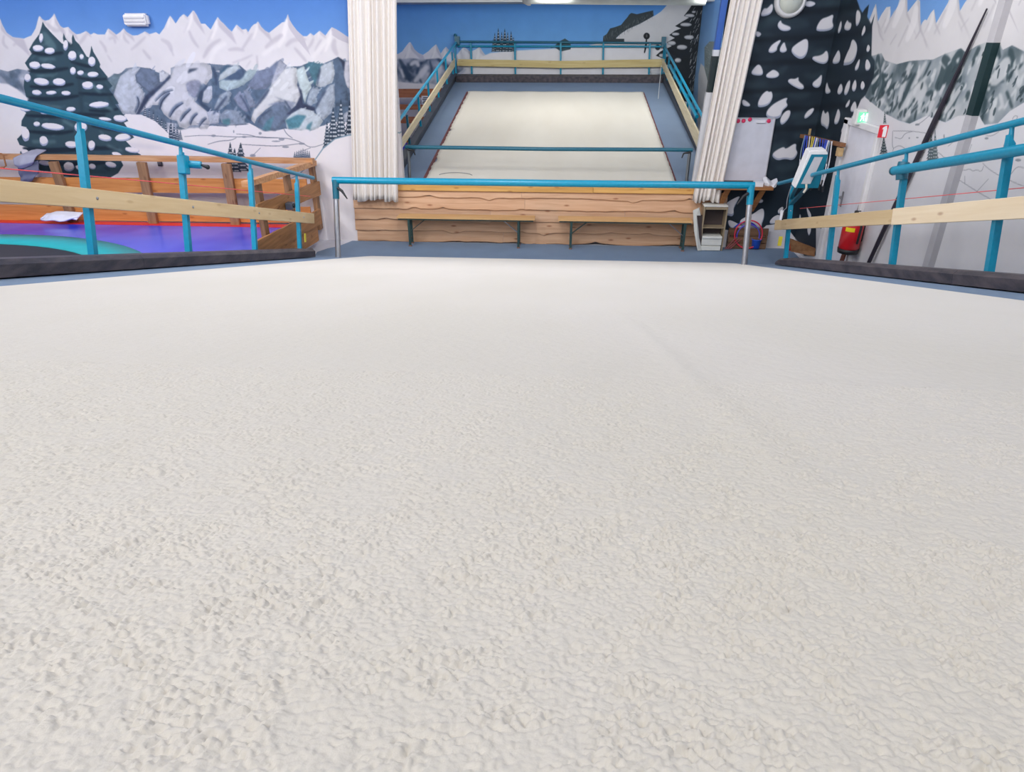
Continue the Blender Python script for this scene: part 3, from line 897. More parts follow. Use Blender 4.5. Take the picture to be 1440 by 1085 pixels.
# snow valley with thin pencil contours
m.poly([(60, 720), (150, 795), (250, 872), (350, 922), (430, 944), (560, 884), (700, 934), (800, 886), (960, 884), (1000, 952), (1100, 942), (1190, 852), (1302, 782), (1500, 640), (2300, 520), (2300, 3200), (-400, 3200), (-400, 800)], (212, 211, 219), 2)
GL = (112, 116, 128)
m.crop(1240, 150, 7.2)
for p in ([(110, 245), (300, 245), (450, 268)], [(110, 250), (105, 400), (120, 420), (110, 450)], [(130, 310), (200, 330), (230, 270), (310, 250)], [(120, 420), (170, 390), (220, 410), (250, 440)], [(340, 190), (400, 160), (480, 90)], [(560, 460), (600, 480), (630, 520), (720, 515)], [(1020, 570), (1080, 630), (1200, 705), (1300, 750), (1440, 805)], [(750, 610), (830, 650), (890, 625), (920, 655), (960, 635), (1010, 660), (1030, 600)], [(840, 700), (840, 780)], [(960, 860), (1080, 730)], [(1300, 690), (1370, 600), (1440, 620)], [(780, 740), (1000, 880), (1110, 940)], [(670, 400), (720, 360)], [(860, 520), (910, 380)], [(1050, 290), (1110, 300), (1190, 250)], [(1320, 130), (1340, 90), (1380, 95), (1360, 130)]):
    m.stroke(p, 6, GL, 1.5, 0.75, 0.3)
for x, y, a, b in [(278, 318, 8, 8), (360, 312, 14, 7), (360, 180, 24, 10), (1250, 400, 20, 30), (1060, 320, 20, 10), (630, 300, 6, 22), (1380, 540, 30, 14)]:
    m.ell(x, y, a, b, (120, 128, 138), 3, 0.8)
fir(m, 500, 270, 560, 55, (78, 92, 100), (196, 200, 206), 9); fir(m, 540, 230, 560, 40, (84, 98, 104), (196, 200, 206), 9)
fir(m, 20, 300, 480, 45, (52, 66, 74), (200, 204, 210), 6); fir(m, 30, 30, 170, 18, (70, 84, 92), (200, 204, 210), 6)

NAVY = (32, 44, 56)
for m in (MR, MX):
    m.crop(960, 0, 5.143)
    TREE = [(-200, -900), (1150, -900), (1200, -300), (1262, 0), (1282, 62), (1300, 90), (1318, 62), (1350, 28), (1335, 120), (1362, 170), (1392, 92), (1372, 190), (1368, 300), (1366, 400), (1392, 440), (1382, 560), (1322, 690), (1290, 720), (1250, 812), (1180, 900), (1180, 1400), (1190, 1850), (-200, 1850)]
    before = m.im.copy()
    m.poly(TREE, NAVY, 2)
    if m is MR:
        m.im[:, :] = np.array(NAVY)/255
    g = np.random.default_rng(2)
    for k in range(70):
        x = g.uniform(380, 1330); y = g.uniform(-100, 1400)
        if x > 1250 and y > 700:
            continue
        m.stroke([(x, y), (x+g.uniform(30, 110), y+g.uniform(-60, 30)), (x+g.uniform(110, 200), y+g.uniform(-90, 10))], g.uniform(30, 80), (56, 74, 84), 24, 0.45)
    for y in (60, 250, 420, 620, 760, 900):
        m.stroke([(380, y+50), (700, y+30), (1000, y+20), (1340, y-20)], 44, (18, 26, 36), 18, 0.7)
    if m is MX:
        tm = Mural(m.plane, m.u0, m.u1, m.z0, m.z1, m.res); tm.im[:] = 0; tm.crop(960, 0, 5.143).poly(TREE, (255, 255, 255), 2)
        m.im[:] = before*(1-tm.im)+m.im*tm.im
    B1 = [[(565, 100), (590, 60), (610, 70), (655, 15), (650, 100), (570, 125)], [(680, 185), (710, 140), (715, 175), (790, 200), (770, 225), (710, 225)], [(965, 205), (1000, 140), (1050, 125), (1095, 100), (1080, 160), (1095, 195), (1060, 225), (970, 228)], [(530, 220), (575, 245), (550, 270), (530, 262)], [(620, 365), (650, 320), (722, 278), (680, 345), (685, 365), (650, 385), (622, 380)], [(695, 365), (735, 295), (745, 340), (757, 370), (720, 385)], [(780, 360), (830, 315), (905, 270), (910, 350), (890, 410), (850, 432), (800, 400)], [(925, 415), (1010, 405), (1045, 355), (1058, 430), (1030, 468), (960, 450)], [(1080, 450), (1105, 400), (1128, 355), (1142, 400), (1135, 455), (1095, 465)], [(490, 540), (510, 500), (555, 455), (585, 525), (570, 550)], [(600, 545), (630, 520), (660, 500), (705, 535), (680, 565), (610, 565)], [(755, 590), (775, 570), (815, 575), (840, 555), (835, 590), (885, 630), (860, 652), (800, 625)], [(935, 605), (980, 570), (1010, 530), (1003, 610), (980, 638), (945, 630)], [(430, 710), (490, 755), (485, 772), (430, 765)], [(540, 755), (570, 690), (610, 655), (625, 670), (645, 660), (653, 710), (620, 765), (550, 780)], [(600, 820), (640, 770), (690, 735), (765, 700), (745, 740), (765, 765), (720, 800), (710, 850), (660, 865), (610, 850)], [(700, 870), (740, 805), (785, 795), (770, 860), (715, 912)], [(875, 850), (905, 800), (955, 775), (940, 820), (890, 862)],
          [(880, 20), (920, 5), (970, 25), (930, 52), (885, 45)], [(1255, 70), (1282, 82), (1290, 130), (1270, 185), (1250, 192)], [(1160, 215), (1190, 140), (1200, 165), (1225, 170), (1210, 225)], [(1118, 238), (1146, 138), (1152, 190), (1135, 242)], [(1290, 258), (1315, 172), (1326, 220), (1302, 262)], [(1160, 470), (1190, 390), (1210, 350), (1228, 272), (1268, 330), (1252, 420), (1220, 465), (1168, 475)], [(1325, 372), (1340, 315), (1358, 345), (1345, 380)], [(1240, 502), (1285, 408), (1275, 490), (1255, 514)], [(1316, 508), (1328, 412), (1364, 475), (1345, 514)], [(1113, 670), (1145, 592), (1162, 650), (1135, 690)], [(1163, 682), (1185, 605), (1214, 572), (1208, 640), (1185, 692)], [(1218, 642), (1250, 562), (1260, 630), (1240, 670)], [(1282, 632), (1300, 576), (1322, 620), (1300, 657)], [(1028, 667), (1043, 582), (1055, 640), (1076, 665), (1045, 682)], [(1173, 772), (1212, 708), (1206, 760), (1185, 780)], [(1203, 808), (1245, 718), (1262, 780), (1250, 810)], [(993, 902), (1015, 782), (1030, 835), (1055, 798), (1063, 890), (1045, 942), (1030, 918)], [(1093, 888), (1110, 830), (1125, 778), (1143, 830), (1125, 892), (1105, 902)], [(1143, 952), (1165, 903), (1174, 930), (1155, 964)]]
    for b in B1:
        m.snowp(b)
    m.crop(960, 190, 5.143)
    for b in [[(645, 140), (690, 105), (735, 85), (742, 110), (825, 50), (818, 105), (835, 130), (800, 185), (740, 170), (690, 185), (655, 165)], [(540, 475), (560, 460), (585, 470), (575, 490), (550, 490)]]:
        m.snowp(b)
    m.crop(960, 260, 9.0)
    for b in [[(420, 420), (520, 260), (620, 190), (740, 130), (690, 210), (640, 310), (650, 370), (620, 402), (570, 380)], [(700, 480), (780, 420), (870, 390), (1010, 285), (1035, 330), (1030, 420), (1000, 500), (1000, 560), (860, 560), (780, 560)], [(560, 430), (680, 480), (790, 560), (600, 560)], [(1095, 470), (1150, 400), (1230, 370), (1250, 440), (1180, 490), (1110, 495)], [(1195, 330), (1260, 270), (1285, 300), (1220, 380)]]:
        m.snowp(b)
    m.poly([(-200, 700), (500, 560), (800, 600), (1020, 545), (1060, 510), (1140, 500), (1240, 480), (1340, 560), (1460, 720), (1560, 950), (1600, 1400), (-200, 1400)], (212, 211, 217), 3)
    m.crop(1080, 250, 9.04)
    for b in [[(485, 360), (510, 400), (550, 470), (550, 530), (510, 500)], [(400, 460), (418, 470), (415, 560), (395, 560)], [(500, 600), (550, 610), (545, 690), (520, 745), (500, 690)]]:
        m.snowp(b)
    if m is MX:
        m.poly([(610, 600), (700, 660), (760, 800), (760, 1300), (600, 1300), (610, 800)], (208, 208, 214), 2)
M_MR = MR.finish('mural_paint_fir_foot')
_c = 835
_t = MX.im[:, 380:_c]
_n = MX.w-_c
_r = np.concatenate([_t[:, ::-1], _t]*(2+_n//(2*_t.shape[1])), 1)
MX.im[:, _c:] = _r[:, :_n]
M_MX = MX.finish('mural_paint_right', (0.985, 0.985, 0.965))

# ---------- far room, back wall
MF = Mural(('Y', FY), -9.0, 3.30, 0.0, 4.2, 110)
sky(MF, (86, 146, 216), (118, 174, 226), 3.6, 2.3)
m = MF
m.crop(480, 0, 5.143)
SKF = [(-900, 380), (-700, 300), (-500, 400), (-300, 290), (-100, 390), (100, 310), (250, 390), (410, 390), (440, 372), (470, 330), (490, 306), (500, 305), (530, 360), (560, 385), (590, 397), (630, 370), (660, 340), (685, 320), (700, 350), (718, 388), (740, 355), (757, 338), (775, 360), (790, 372), (810, 385), (835, 397), (860, 365), (882, 343), (905, 352), (928, 372), (950, 367), (975, 355), (1000, 338), (1020, 370), (1040, 398), (1120, 420)]
m.peaks(SKF, 700, (214, 216, 224), (184, 188, 204), (226, 228, 234), 7)
rt3 = rock_tex(m, 77, (62, 80, 104), (150, 160, 180), (206, 210, 220), 0.42, 0.9)
m.poly([(-900, 450), (100, 440), (410, 430), (500, 420), (600, 430), (700, 422), (800, 450), (870, 470), (900, 520), (830, 570), (780, 640), (720, 622), (640, 600), (560, 605), (480, 600), (410, 590), (-900, 600)], (120, 130, 150), 3, 1, tex=rt3)
for p, w in [([(420, 430), (470, 520), (500, 590)], 34), ([(580, 450), (540, 520), (580, 600)], 22), ([(700, 430), (760, 470), (780, 540)], 30), ([(640, 440), (660, 520), (620, 590)], 20)]:
    m.stroke(p, w, (52, 72, 98), 8, 0.85)
for p, w in [([(500, 470), (540, 440), (560, 480)], 34), ([(430, 500), (450, 560)], 34), ([(530, 590), (590, 520), (620, 480)], 40), ([(700, 600), (690, 540), (720, 480)], 40), ([(640, 590), (670, 560)], 24)]:
    m.stroke(p, w, (214, 217, 226), 9, 0.9)
m.poly([(-900, 610), (410, 595), (500, 602), (620, 606), (700, 625), (740, 620), (790, 600), (830, 545), (920, 470), (1010, 412), (1080, 382), (1200, 368), (1440, 356), (1700, 340), (2100, 330), (2600, 330), (2600, 1400), (-900, 1400)], (222, 222, 228), 3)
m.stroke([(790, 610), (850, 540), (900, 500)], 18, (150, 164, 186), 8, 0.6)
for x, t, h in [(1110, 235, 22), (1135, 200, 26), (1160, 228, 24), (1182, 204, 28), (1203, 230, 24), (1228, 224, 28), (1245, 265, 20), (1098, 280, 14)]:
    fir(m, x, t, 374, h, (46, 62, 76), (190, 198, 208), 8)
m.crop(740, 0, 4.5)
m.poly([(400, 285), (450, 275), (570, 240), (600, 212), (640, 185), (720, 150), (770, 122), (820, 95), (850, 75), (870, 55), (905, 15), (940, -40), (1300, -60), (1300, 330), (560, 300), (400, 292)], (208, 209, 213), 2)
m.poly([(485, 265), (488, 230), (510, 215), (530, 180), (560, 172), (600, 158), (622, 130), (640, 110), (652, 92), (665, 82), (700, 90), (750, 78), (803, 66), (806, 100), (770, 122), (720, 150), (640, 185), (600, 212), (570, 238), (568, 245), (620, 245), (620, 268)], (56, 66, 72), 1)
g = np.random.default_rng(8)
for k in range(260):
    t = g.random(); x = 490+t*310; y = 245-t*160+g.uniform(-24, 24)
    m.stroke([(x, y), (x+g.uniform(-2, 2), y+g.uniform(8, 20))], g.uniform(2, 4), [(96, 108, 112), (34, 42, 48), (140, 150, 152)][k % 3], 1, 0.5)
m.poly([(150, 305), (185, 285), (210, 262), (245, 243), (272, 262), (284, 290), (280, 312), (220, 325), (180, 300)], (62, 84, 92), 2)
m.ell(762, 228, 20, 21, (28, 32, 38), 1); m.stroke([(762, 240), (756, 300), (748, 334)], 10, (34, 38, 44), 1, 1, 0.4)
m.ell(762, 226, 5, 11, (120, 120, 124), 2, 0.6)
m.ell(832, 300, 16, 18, (34, 38, 44), 2, 0.9)
m.poly([(1050, 28), (1072, 24), (1140, 20), (1170, 40), (1170, 680), (1000, 640), (930, 620), (890, 590), (900, 520), (870, 480), (850, 420), (870, 372), (820, 352), (850, 325), (920, 292), (890, 268), (940, 240), (905, 222), (940, 195), (980, 180), (942, 165), (990, 135), (1030, 112), (998, 100), (1030, 60)], (38, 44, 50), 1.5)
for q in [(1035, 98, 30, 10), (1010, 155, 36, 11), (945, 215, 24, 9), (1030, 235, 30, 13), (920, 272, 26, 13), (985, 298, 32, 15), (870, 350, 30, 12), (960, 380, 20, 14), (1060, 75, 12, 6), (830, 455, 50, 16), (810, 470, 26, 10), (905, 415, 16, 8)]:
    m.snow(*q, lit=(206, 207, 211), shade=(140, 146, 156))
for k in range(130):
    x = g.uniform(1040, 1135); y = g.uniform(45, 620)
    m.stroke([(x, y), (x-g.uniform(4, 14), y+g.uniform(12, 30))], g.uniform(3, 9), (190, 192, 196) if k % 3 else (90, 96, 100), 2, 0.75)
M_MF = MF.finish('mural_paint_far')
# ---------- far room, right wall
MG = Mural(('X', 3.30), -19.0, -11.1, 0.0, 4.2, 70)
sky(MG, (104, 150, 206), (146, 184, 224), 3.6, 2.2)
m = MG
m.crop(740, 0, 4.5)
m.poly([(1128, 300), (1160, 262), (1190, 262), (1230, 300), (1400, 330), (1400, 700), (1128, 700)], (128, 140, 140), 2)
for k in range(60):
    x = g.uniform(1128, 1230); y = g.uniform(270, 470)
    m.stroke([(x, y), (x+12, y+8)], 4, (196, 200, 202) if k % 2 else (80, 92, 92), 1, 0.7)
m.poly([(1085, 640), (1090, 470), (1105, 400), (1125, 420), (1150, 520), (1140, 640), (1240, 640), (1400, 560), (1400, 1000), (1085, 1000)], (214, 214, 216), 2)
M_MG = MG.finish('mural_paint_far_side')

# ------------------------------------------------------------------ room shell
CZ = 5.6                                     # hall ceiling
def wallbox(name, a, b, m, label, mural=None):
    o = struct(name, MB().span(a, b), m, label)
    if mural:
        mural.uv(o)
    return o
wallbox('floor', (-12.3, -4.0, -0.15), (3.95, 19.3, 0.0), mat('grey_white_floor', (206, 207, 214), 0.7), 'pale painted hall floor under everything')
wallbox('wall_back_left', (-12.1, WY, 0), (-2.5, WY+0.12, CZ), M_ML, 'white hall wall painted with blue sky, white peaks and a big snowy fir', ML)
wallbox('wall_back_right', (2.26, WY, 0), (WX, WY+0.12, CZ), M_MR, 'dark wall painted as the foot of a huge snow-flecked fir', MR)
wallbox('wall_right', (WX, -3.0, 0), (WX+0.12, WY+0.12, CZ), M_MX, 'right hall wall painted with tall white peaks over grey rocks', MX)
wallbox('wall_left', (-12.22, -4.0, 0), (-12.1, WY+0.12, CZ), M_WHITE, 'plain left hall wall outside the view')
wallbox('wall_rear', (-12.22, -4.12, 0), (3.95, -4.0, CZ), M_WHITE, 'plain rear hall wall behind the top of the slope')
wallbox('wall_lintel', (-2.5, WY, 3.70), (2.26, WY+0.12, CZ), M_WHITE, 'plain wall above the opening to the second slope')
wallbox('ceiling', (-12.22, -4.12, CZ), (3.95, WY+0.12, CZ+0.1), M_CEIL, 'white hall ceiling')
wallbox('wall_far_back', (-9.0, FY, 0), (3.30, FY+0.12, 4.2), M_MF, 'far wall painted with blue sky and a white ski piste', MF)
wallbox('wall_far_right', (3.30, WY+0.12, 0), (3.42, FY+0.12, 4.2), M_MG, 'right side wall of the far room painted pale blue with grey firs', MG)
wallbox('wall_far_left', (-9.12, WY+0.12, 0), (-9.0, FY+0.12, 4.2), M_WHITE, 'plain left side wall of the far room')
_zc = onY(700, 6, FY)[2]
wallbox('ceiling_far', (-9.12, WY+0.12, 4.1), (3.42, 17.6, 4.2), M_CEIL, 'white ceiling of the far room')
struct('trim_1', MB().span((-9.0, 17.6, _zc), (3.30, FY, 4.2)), mat('grey_soffit_paint', (176, 180, 186), 0.8), 'grey boxed soffit along the top of the far wall', 'soffit')
# painted jamb on the right of the opening
_j = lambda x, y: onY(x, y, WY-0.02)
jm = thing('trim_2', 'narrow opening jamb painted blue, black-green and white beside the right curtain', 'jamb', _j(980, 258))
jm['kind'] = 'structure'
def jband(nm, y0, y1, col):
    f = lambda y: 1024-0.164*y
    P = [_j(f(y0)-9, y0), _j(f(y0), y0), _j(f(y1), y1), _j(f(y1)-8, y1)]
    part('paint_band', MB().prism(P, (0, 0.10, 0)), mat(nm, col, 0.5), jm)
jband('jamb_blue', -40, 70, (44, 92, 176)); jband('jamb_white_band', 70, 79, (206, 210, 218)); jband('jamb_black_green', 79, 130, (22, 38, 42)); jband('jamb_white', 130, 262, (206, 207, 212))

# ------------------------------------------------------------------ carpet pile (real relief near the lens, coarser further off)
def tufts(x, s, cell, seed):
    """felted loops: jittered cells, each a dome of its own height, slightly squashed"""
    xi = np.floor(x/cell).astype(np.int64); si = np.floor(s/cell).astype(np.int64)
    best = np.full(x.shape, -1.0)
    for i in (-1, 0, 1):
        for j in (-1, 0, 1):
            cx, cy = xi+i, si+j
            hsh = (cx*73856093) ^ (cy*19349663) ^ (seed*83492791)
            hsh = (hsh ^ (hsh >> 13))*1274126177 & 0x7fffffff
            r1 = (hsh & 1023)/1023.0; r2 = ((hsh >> 10) & 1023)/1023.0; r3 = ((hsh >> 20) & 1023)/1023.0
            dx = (cx+0.5+(r1-0.5)*0.95)*cell-x; dy = (cy+0.5+(r2-0.5)*0.95)*cell-s
            an = r3*6.283
            u = dx*np.cos(an)+dy*np.sin(an); v = -dx*np.sin(an)+dy*np.cos(an)
            d2 = (u*u*0.55+v*v*1.6)/(cell*0.95)**2
            best = np.maximum(best, (0.35+0.65*r1)*np.sqrt(np.clip(1-d2, 0, 1)))
    return np.clip(best, 0, 1)


def smooth_noise(x, s, cell, seed):
    xi = np.floor(x/cell).astype(np.int64); si = np.floor(s/cell).astype(np.int64)
    fx = x/cell-xi; fs = s/cell-si
    fx = fx*fx*(3-2*fx); fs = fs*fs*(3-2*fs)
    def h(a, b):
        q = (a*73856093) ^ (b*19349663) ^ (seed*83492791)
        q = (q ^ (q >> 13))*1274126177 & 0x7fffffff
        return (q & 0xffff)/65535.0
    return (h(xi, si)*(1-fx)+h(xi+1, si)*fx)*(1-fs)+(h(xi, si+1)*(1-fx)+h(xi+1, si+1)*fx)*fs


def pile(x, s):
    t = 0.55*tufts(x, s, 0.0048, 3)+0.45*tufts(x+0.4, s+0.3, 0.0029, 5)
    c = smooth_noise(x, s, 0.018, 7)*0.6+smooth_noise(x, s, 0.055, 8)*0.4
    k = np.clip((c-0.28)/0.4, 0, 1)
    e = np.clip(1.3-0.62*s, 0.3, 1.0)*0.0100*(t-0.6)*(0.40+0.80*(1-k))+0.0016*(smooth_noise(x, s, 0.012, 9)-0.5)+0.002*(smooth_noise(x, s, 0.08, 10)-0.5)
    # soft crease running away to the right
    xc = 0.19+0.30*(s-0.75)*0.25
    e += 0.005*np.exp(-((x-(CR0+(s-1.0)*CR1))/0.03)**2)*np.clip((s-0.6)/0.3, 0, 1)*np.clip((2.6-s)/0.6, 0, 1)
    return e*np.clip((3.2-s)/0.6, 0, 1)


_a = sl(862, 430); _b = sl(1045, 600)
CR1 = (_a[0]-_b[0])/(_a[1]-_b[1]); CR0 = _a[0]-(_a[1]-1.0)*CR1
XL, XR, SE = -2.747, 2.475, 9.93
cv = []; cf = []; _k = 0
def carpet_patch(x0, x1, s0, s1, nx, ns, lift):
    global _k
    x = np.linspace(x0, x1, nx); s = np.linspace(s0, s1, ns)
    X, SS = np.meshgrid(x, s)
    e = pile(X, SS)+lift
    P = CAM[None, None, :]+X[..., None]*XAX+SS[..., None]*D+(e-HC)[..., None]*N
    idx = np.arange(nx*ns).reshape(ns, nx)+_k
    q = np.stack([idx[:-1, :-1], idx[:-1, 1:], idx[1:, 1:], idx[1:, :-1]], -1).reshape(-1, 4)
    cv.append(P.reshape(-1, 3)); cf.append(q); _k += nx*ns
carpet_patch(-0.56, 0.56, 0.17, 0.62, 900, 400, 0)
carpet_patch(-1.34, 1.30, 0.618, 1.35, 1440, 400, 0)
carpet_patch(XL, XR, 1.347, 3.2, 870, 300, 0)
# the long rest of the belt, rolled down over the front edge with rounded corners
xs = np.linspace(0, 1, 90)
def belt(s):
    c = max(0.0, s-(SE-0.25))/0.25
    ins = 0.12*c*c
    return XL+ins*0.4, XR-ins*2.2
ss = np.concatenate([np.linspace(3.2, SE, 90)])
rows = []
for s in ss:
    a, b = belt(s)
    rows.append([S(a+(b-a)*t, s, 0.0) for t in xs])
a, b = belt(SE)
for ang in (15, 35, 60, 90):
    rr = 0.05
    rows.append([S(a+(b-a)*t, SE+rr*sin(radians(ang)), -rr*(1-cos(radians(ang)))) for t in xs])
rows.append([S(a+(b-a)*t, SE+0.05, -0.12) for t in xs])
P = np.array(rows)
n0, n1 = P.shape[:2]
idx = np.arange(n0*n1).reshape(n0, n1)+_k
cv.append(P.reshape(-1, 3)); cf.append(np.stack([idx[:-1, :-1], idx[:-1, 1:], idx[1:, 1:], idx[1:, :-1]], -1).reshape(-1, 4)); _k += n0*n1
# backing under the fine patches
P = np.array([[S(x, s, -0.006) for x in np.linspace(XL, XR, 24)] for s in np.linspace(-3.0, 3.25, 30)])
idx = np.arange(24*30).reshape(30, 24)+_k
cv.append(P.reshape(-1, 3)); cf.append(np.stack([idx[:-1, :-1], idx[:-1, 1:], idx[1:, 1:], idx[1:, :-1]], -1).reshape(-1, 4))
CV = np.concatenate(cv); CF = np.concatenate(cf)


def carpet_mat(name, col, col2, sheen, mott):
    m = bpy.data.materials.new(name); m.use_nodes = True
    nt = m.node_tree; L = nt.links
    b = nt.nodes['Principled BSDF']
    b.inputs['Roughness'].default_value = 0.95
    b.inputs['Specular IOR Level'].default_value = 0.1
    b.inputs['Sheen Weight'].default_value = sheen
    b.inputs['Sheen Roughness'].default_value = 0.45
    tc = nt.nodes.new('ShaderNodeTexCoord')
    n1 = nt.nodes.new('ShaderNodeTexNoise'); n1.inputs['Scale'].default_value = mott; n1.inputs['Detail'].default_value = 6
    mp = nt.nodes.new('ShaderNodeMapping'); mp.inputs['Scale'].default_value = (1, 0.25, 1)
    L.new(tc.outputs['Object'], mp.inputs[0]); L.new(mp.outputs[0], n1.inputs['Vector'])
    rp = nt.nodes.new('ShaderNodeValToRGB')
    rp.color_ramp.elements[0].position = 0.35; rp.color_ramp.elements[1].position = 0.65
    rp.color_ramp.elements[0].color = srgb(*col2); rp.color_ramp.elements[1].color = srgb(*col)
    L.new(n1.outputs['Fac'], rp.inputs['Fac']); L.new(rp.outputs[0], b.inputs['Base Color'])
    n2 = nt.nodes.new('ShaderNodeTexNoise'); n2.inputs['Scale'].default_value = 130; n2.inputs['Detail'].default_value = 3
    L.new(tc.outputs['Object'], n2.inputs['Vector'])
    bp = nt.nodes.new('ShaderNodeBump'); bp.inputs['Strength'].default_value = 0.35; bp.inputs['Distance'].default_value = 0.004
    L.new(n2.outputs['Fac'], bp.inputs['Height']); L.new(bp.outputs[0], b.inputs['Normal'])
    return m


M_CARP = carpet_mat('cream_slope_carpet', (215, 210, 202), (211, 206, 196), 0.22, 1.4)
M_CARP2 = carpet_mat('warm_white_slope_carpet', (220, 215, 203), (215, 209, 196), 0.1, 1.6)

# ------------------------------------------------------------------ near ski slope
sl1 = thing('ski_slope', 'wide sloping ski belt of cream carpet filling the foreground, with blue borders', 'ski slope', (0, 9.8, 0))
me = bpy.data.meshes.new('carpet_belt')
o0 = ORG[sl1.name]
me.vertices.add(len(CV)); me.vertices.foreach_set('co', (CV-o0).astype(np.float32).ravel())
me.loops.add(CF.size); me.loops.foreach_set('vertex_index', CF.astype(np.int32).ravel())
me.polygons.add(len(CF)); me.polygons.foreach_set('loop_start', np.arange(0, CF.size, 4, dtype=np.int32))
me.polygons.foreach_set('use_smooth', np.ones(len(CF), bool))
me.update(calc_edges=True); me.validate()
me.materials.append(M_CARP)
cb = bpy.data.objects.new('carpet_belt', me); COL.objects.link(cb); cb.parent = sl1
ORG[cb.name] = o0
# body and border of the slope, then its black rubber edges
def side_poly(x, s0, s1, e):
    a = S(x, s0, e); b = S(x, s1, e)
    return [a, b, np.array([x, b[1], 0.0]), np.array([x, a[1], 0.0])]
part('slope_body', MB().prism(side_poly(-3.62, -3.4, 10.02, -0.010), (6.92, 0, 0)), M_BLUE, sl1)
def bump_log(x0, x1, s0, s1, taper):
    """low rubber curb with a chamfered top edge and a tapered foot end"""
    pr = [(0, 0), (0.0, 0.075), (0.035, 0.105), (1.0, 0.105), (1.0, 0.0)]
    w = x1-x0
    sec = lambda k, s: [S(x0+(w*u if u in (0, 1.0) else (u if w > 0 else -u))*1.0, s, v*k) for u, v in pr]
    mb = MB()
    st = [(1.0, s0), (1.0, s1-0.55 if taper else s1-0.02), (0.8, s1-0.1), (0.45, s1)]
    if not taper:
        st = [(1.0, s0), (1.0, s1)]
    vs = []; n = len(pr)
    for k, s in st:
        vs += sec(k, s)
    fs = []
    for i in range(len(st)-1):
        for j in range(n):
            fs.append((i*n+j, i*n+(j+1) % n, (i+1)*n+(j+1) % n, (i+1)*n+j))
    fs += [tuple(range(n))[::-1], tuple(range((len(st)-1)*n, len(st)*n))]
    return mb.add(vs, fs)
for s0, s1 in ((-3.0, 1.4), (1.4, 5.2), (5.2, 9.05)):
    part('edge_curb', bump_log(-3.23, -3.50, s0, s1-0.004, False), M_BUMP, sl1, fix=True)
for s0, s1 in ((-3.0, 1.2), (1.2, 5.35), (5.35, 9.6)):
    part('edge_curb', bump_log(2.95, 3.10, s0, s1-0.004, s1 > 9), M_BUMP, sl1, fix=True)

# blue floor covering at the foot of the slope, cut irregularly at its left end
P = [onZ(497, 338, 0.0), onZ(476, 347, 0.0), onZ(461, 350, 0.0), onZ(446, 355, 0.0), np.array([-3.7, 9.6, 0]), np.array([3.7, 9.6, 0]), np.array([3.7, 10.98, 0]), np.array([-3.0, 10.94, 0])]
P = [np.array([p[0], min(p[1], 10.93), 0.0]) for p in P]
struct('trim_3', MB().prism(P, (0, 0, 0.012)), M_BLUE, 'blue floor covering between the carpet end and the plank front', 'floor covering')
# ------------------------------------------------------------------ handrails of the near slope
def gooseneck(x, s, hrail, x_out):
    """square post with a bent round neck reaching the rail tube"""
    a = S(x_out, s, 0.0); b = S(x_out, s, hrail-0.13)
    post = MB().bar(a, b, 0.05, 0.05)
    neck = MB().tube([S(x_out, s, hrail-0.16), S(x_out, s, hrail-0.10), S((x+x_out)/2, s, hrail-0.04), S(x, s, hrail-0.01)], [0.022, 0.018, 0.016, 0.016], 10)
    tipmb = MB().prism([S(x_out-0.025, s-0.025, hrail-0.132), S(x_out+0.025, s-0.025, hrail-0.132), S(x_out+(0.02 if x > x_out else -0.02), s-0.02, hrail-0.07)], D*0.05)
    post.add(tipmb.v, tipmb.f)
    return post, neck
EL = 1.087
hl = thing('handrail', 'left blue tube handrail with wooden kick board beside the cream slope', 'handrail', S(-3.55, 7, 0))
part('rail_tube', MB().tube([S(-3.55, 0.2, EL), S(-3.55, 4.6, EL), S(-3.55, 9.98, EL)], 0.026, 14), M_TEAL, hl)
for s, ht in ((0.9, 1.06), (2.3, 1.06), (3.7, 1.06), (5.08, 1.06), (6.46, 1.06), (7.93, 1.05), (9.35, 1.05)):
    p, n = gooseneck(-3.55, s, EL, -3.555)
    po = part('post', p, M_TEAL, hl, fix=True)
    part('neck', n, M_TEAL, po)
kick = MB()
part('kick_board', MB().box(S(-3.505, 1.0, 0.52), (0.016, 3.0, 0.076), (XAX, D, N)), M_PINE, hl, bevel=0.003)
part('kick_board', MB().box(S(-3.505, 6.9, 0.515), (0.016, 2.89, 0.070), (XAX, D, N)), M_PINE, hl, bevel=0.003)
for s in (5.08, 6.46, 7.93, 9.35):
    part('bolt', MB().lathe(S(-3.488, s+0.02, 0.52), XAX, [(0, 0.012), (0.006, 0.011), (0.008, 0.0)], 10), M_CHROME, hl)
cl = part('clamp_bracket', MB().box(S(-3.52, 6.43, 0.90), (0.04, 0.045, 0.085), (XAX, D, N)), M_TEAL, hl, bevel=0.008)
part('clamp_socket', MB().tube([S(-3.49, 6.47, 0.91), S(-3.38, 6.49, 0.905)], 0.034, 14), M_TEAL, cl)
part('clamp_knob', MB().tube([S(-3.38, 6.49, 0.905), S(-3.33, 6.50, 0.89)], [0.008, 0.02], 10).ball(S(-3.325, 6.50, 0.888), 0.022, 10), M_BLACK, cl)
part('reflector_sticker', MB().box(S(-3.505, 9.44, 0.245), (0.004, 0.025, 0.06), (XAX, D, N)), mat('yellow_sticker', (222, 206, 62), 0.5), hl, 'yellow sticker at the last post')

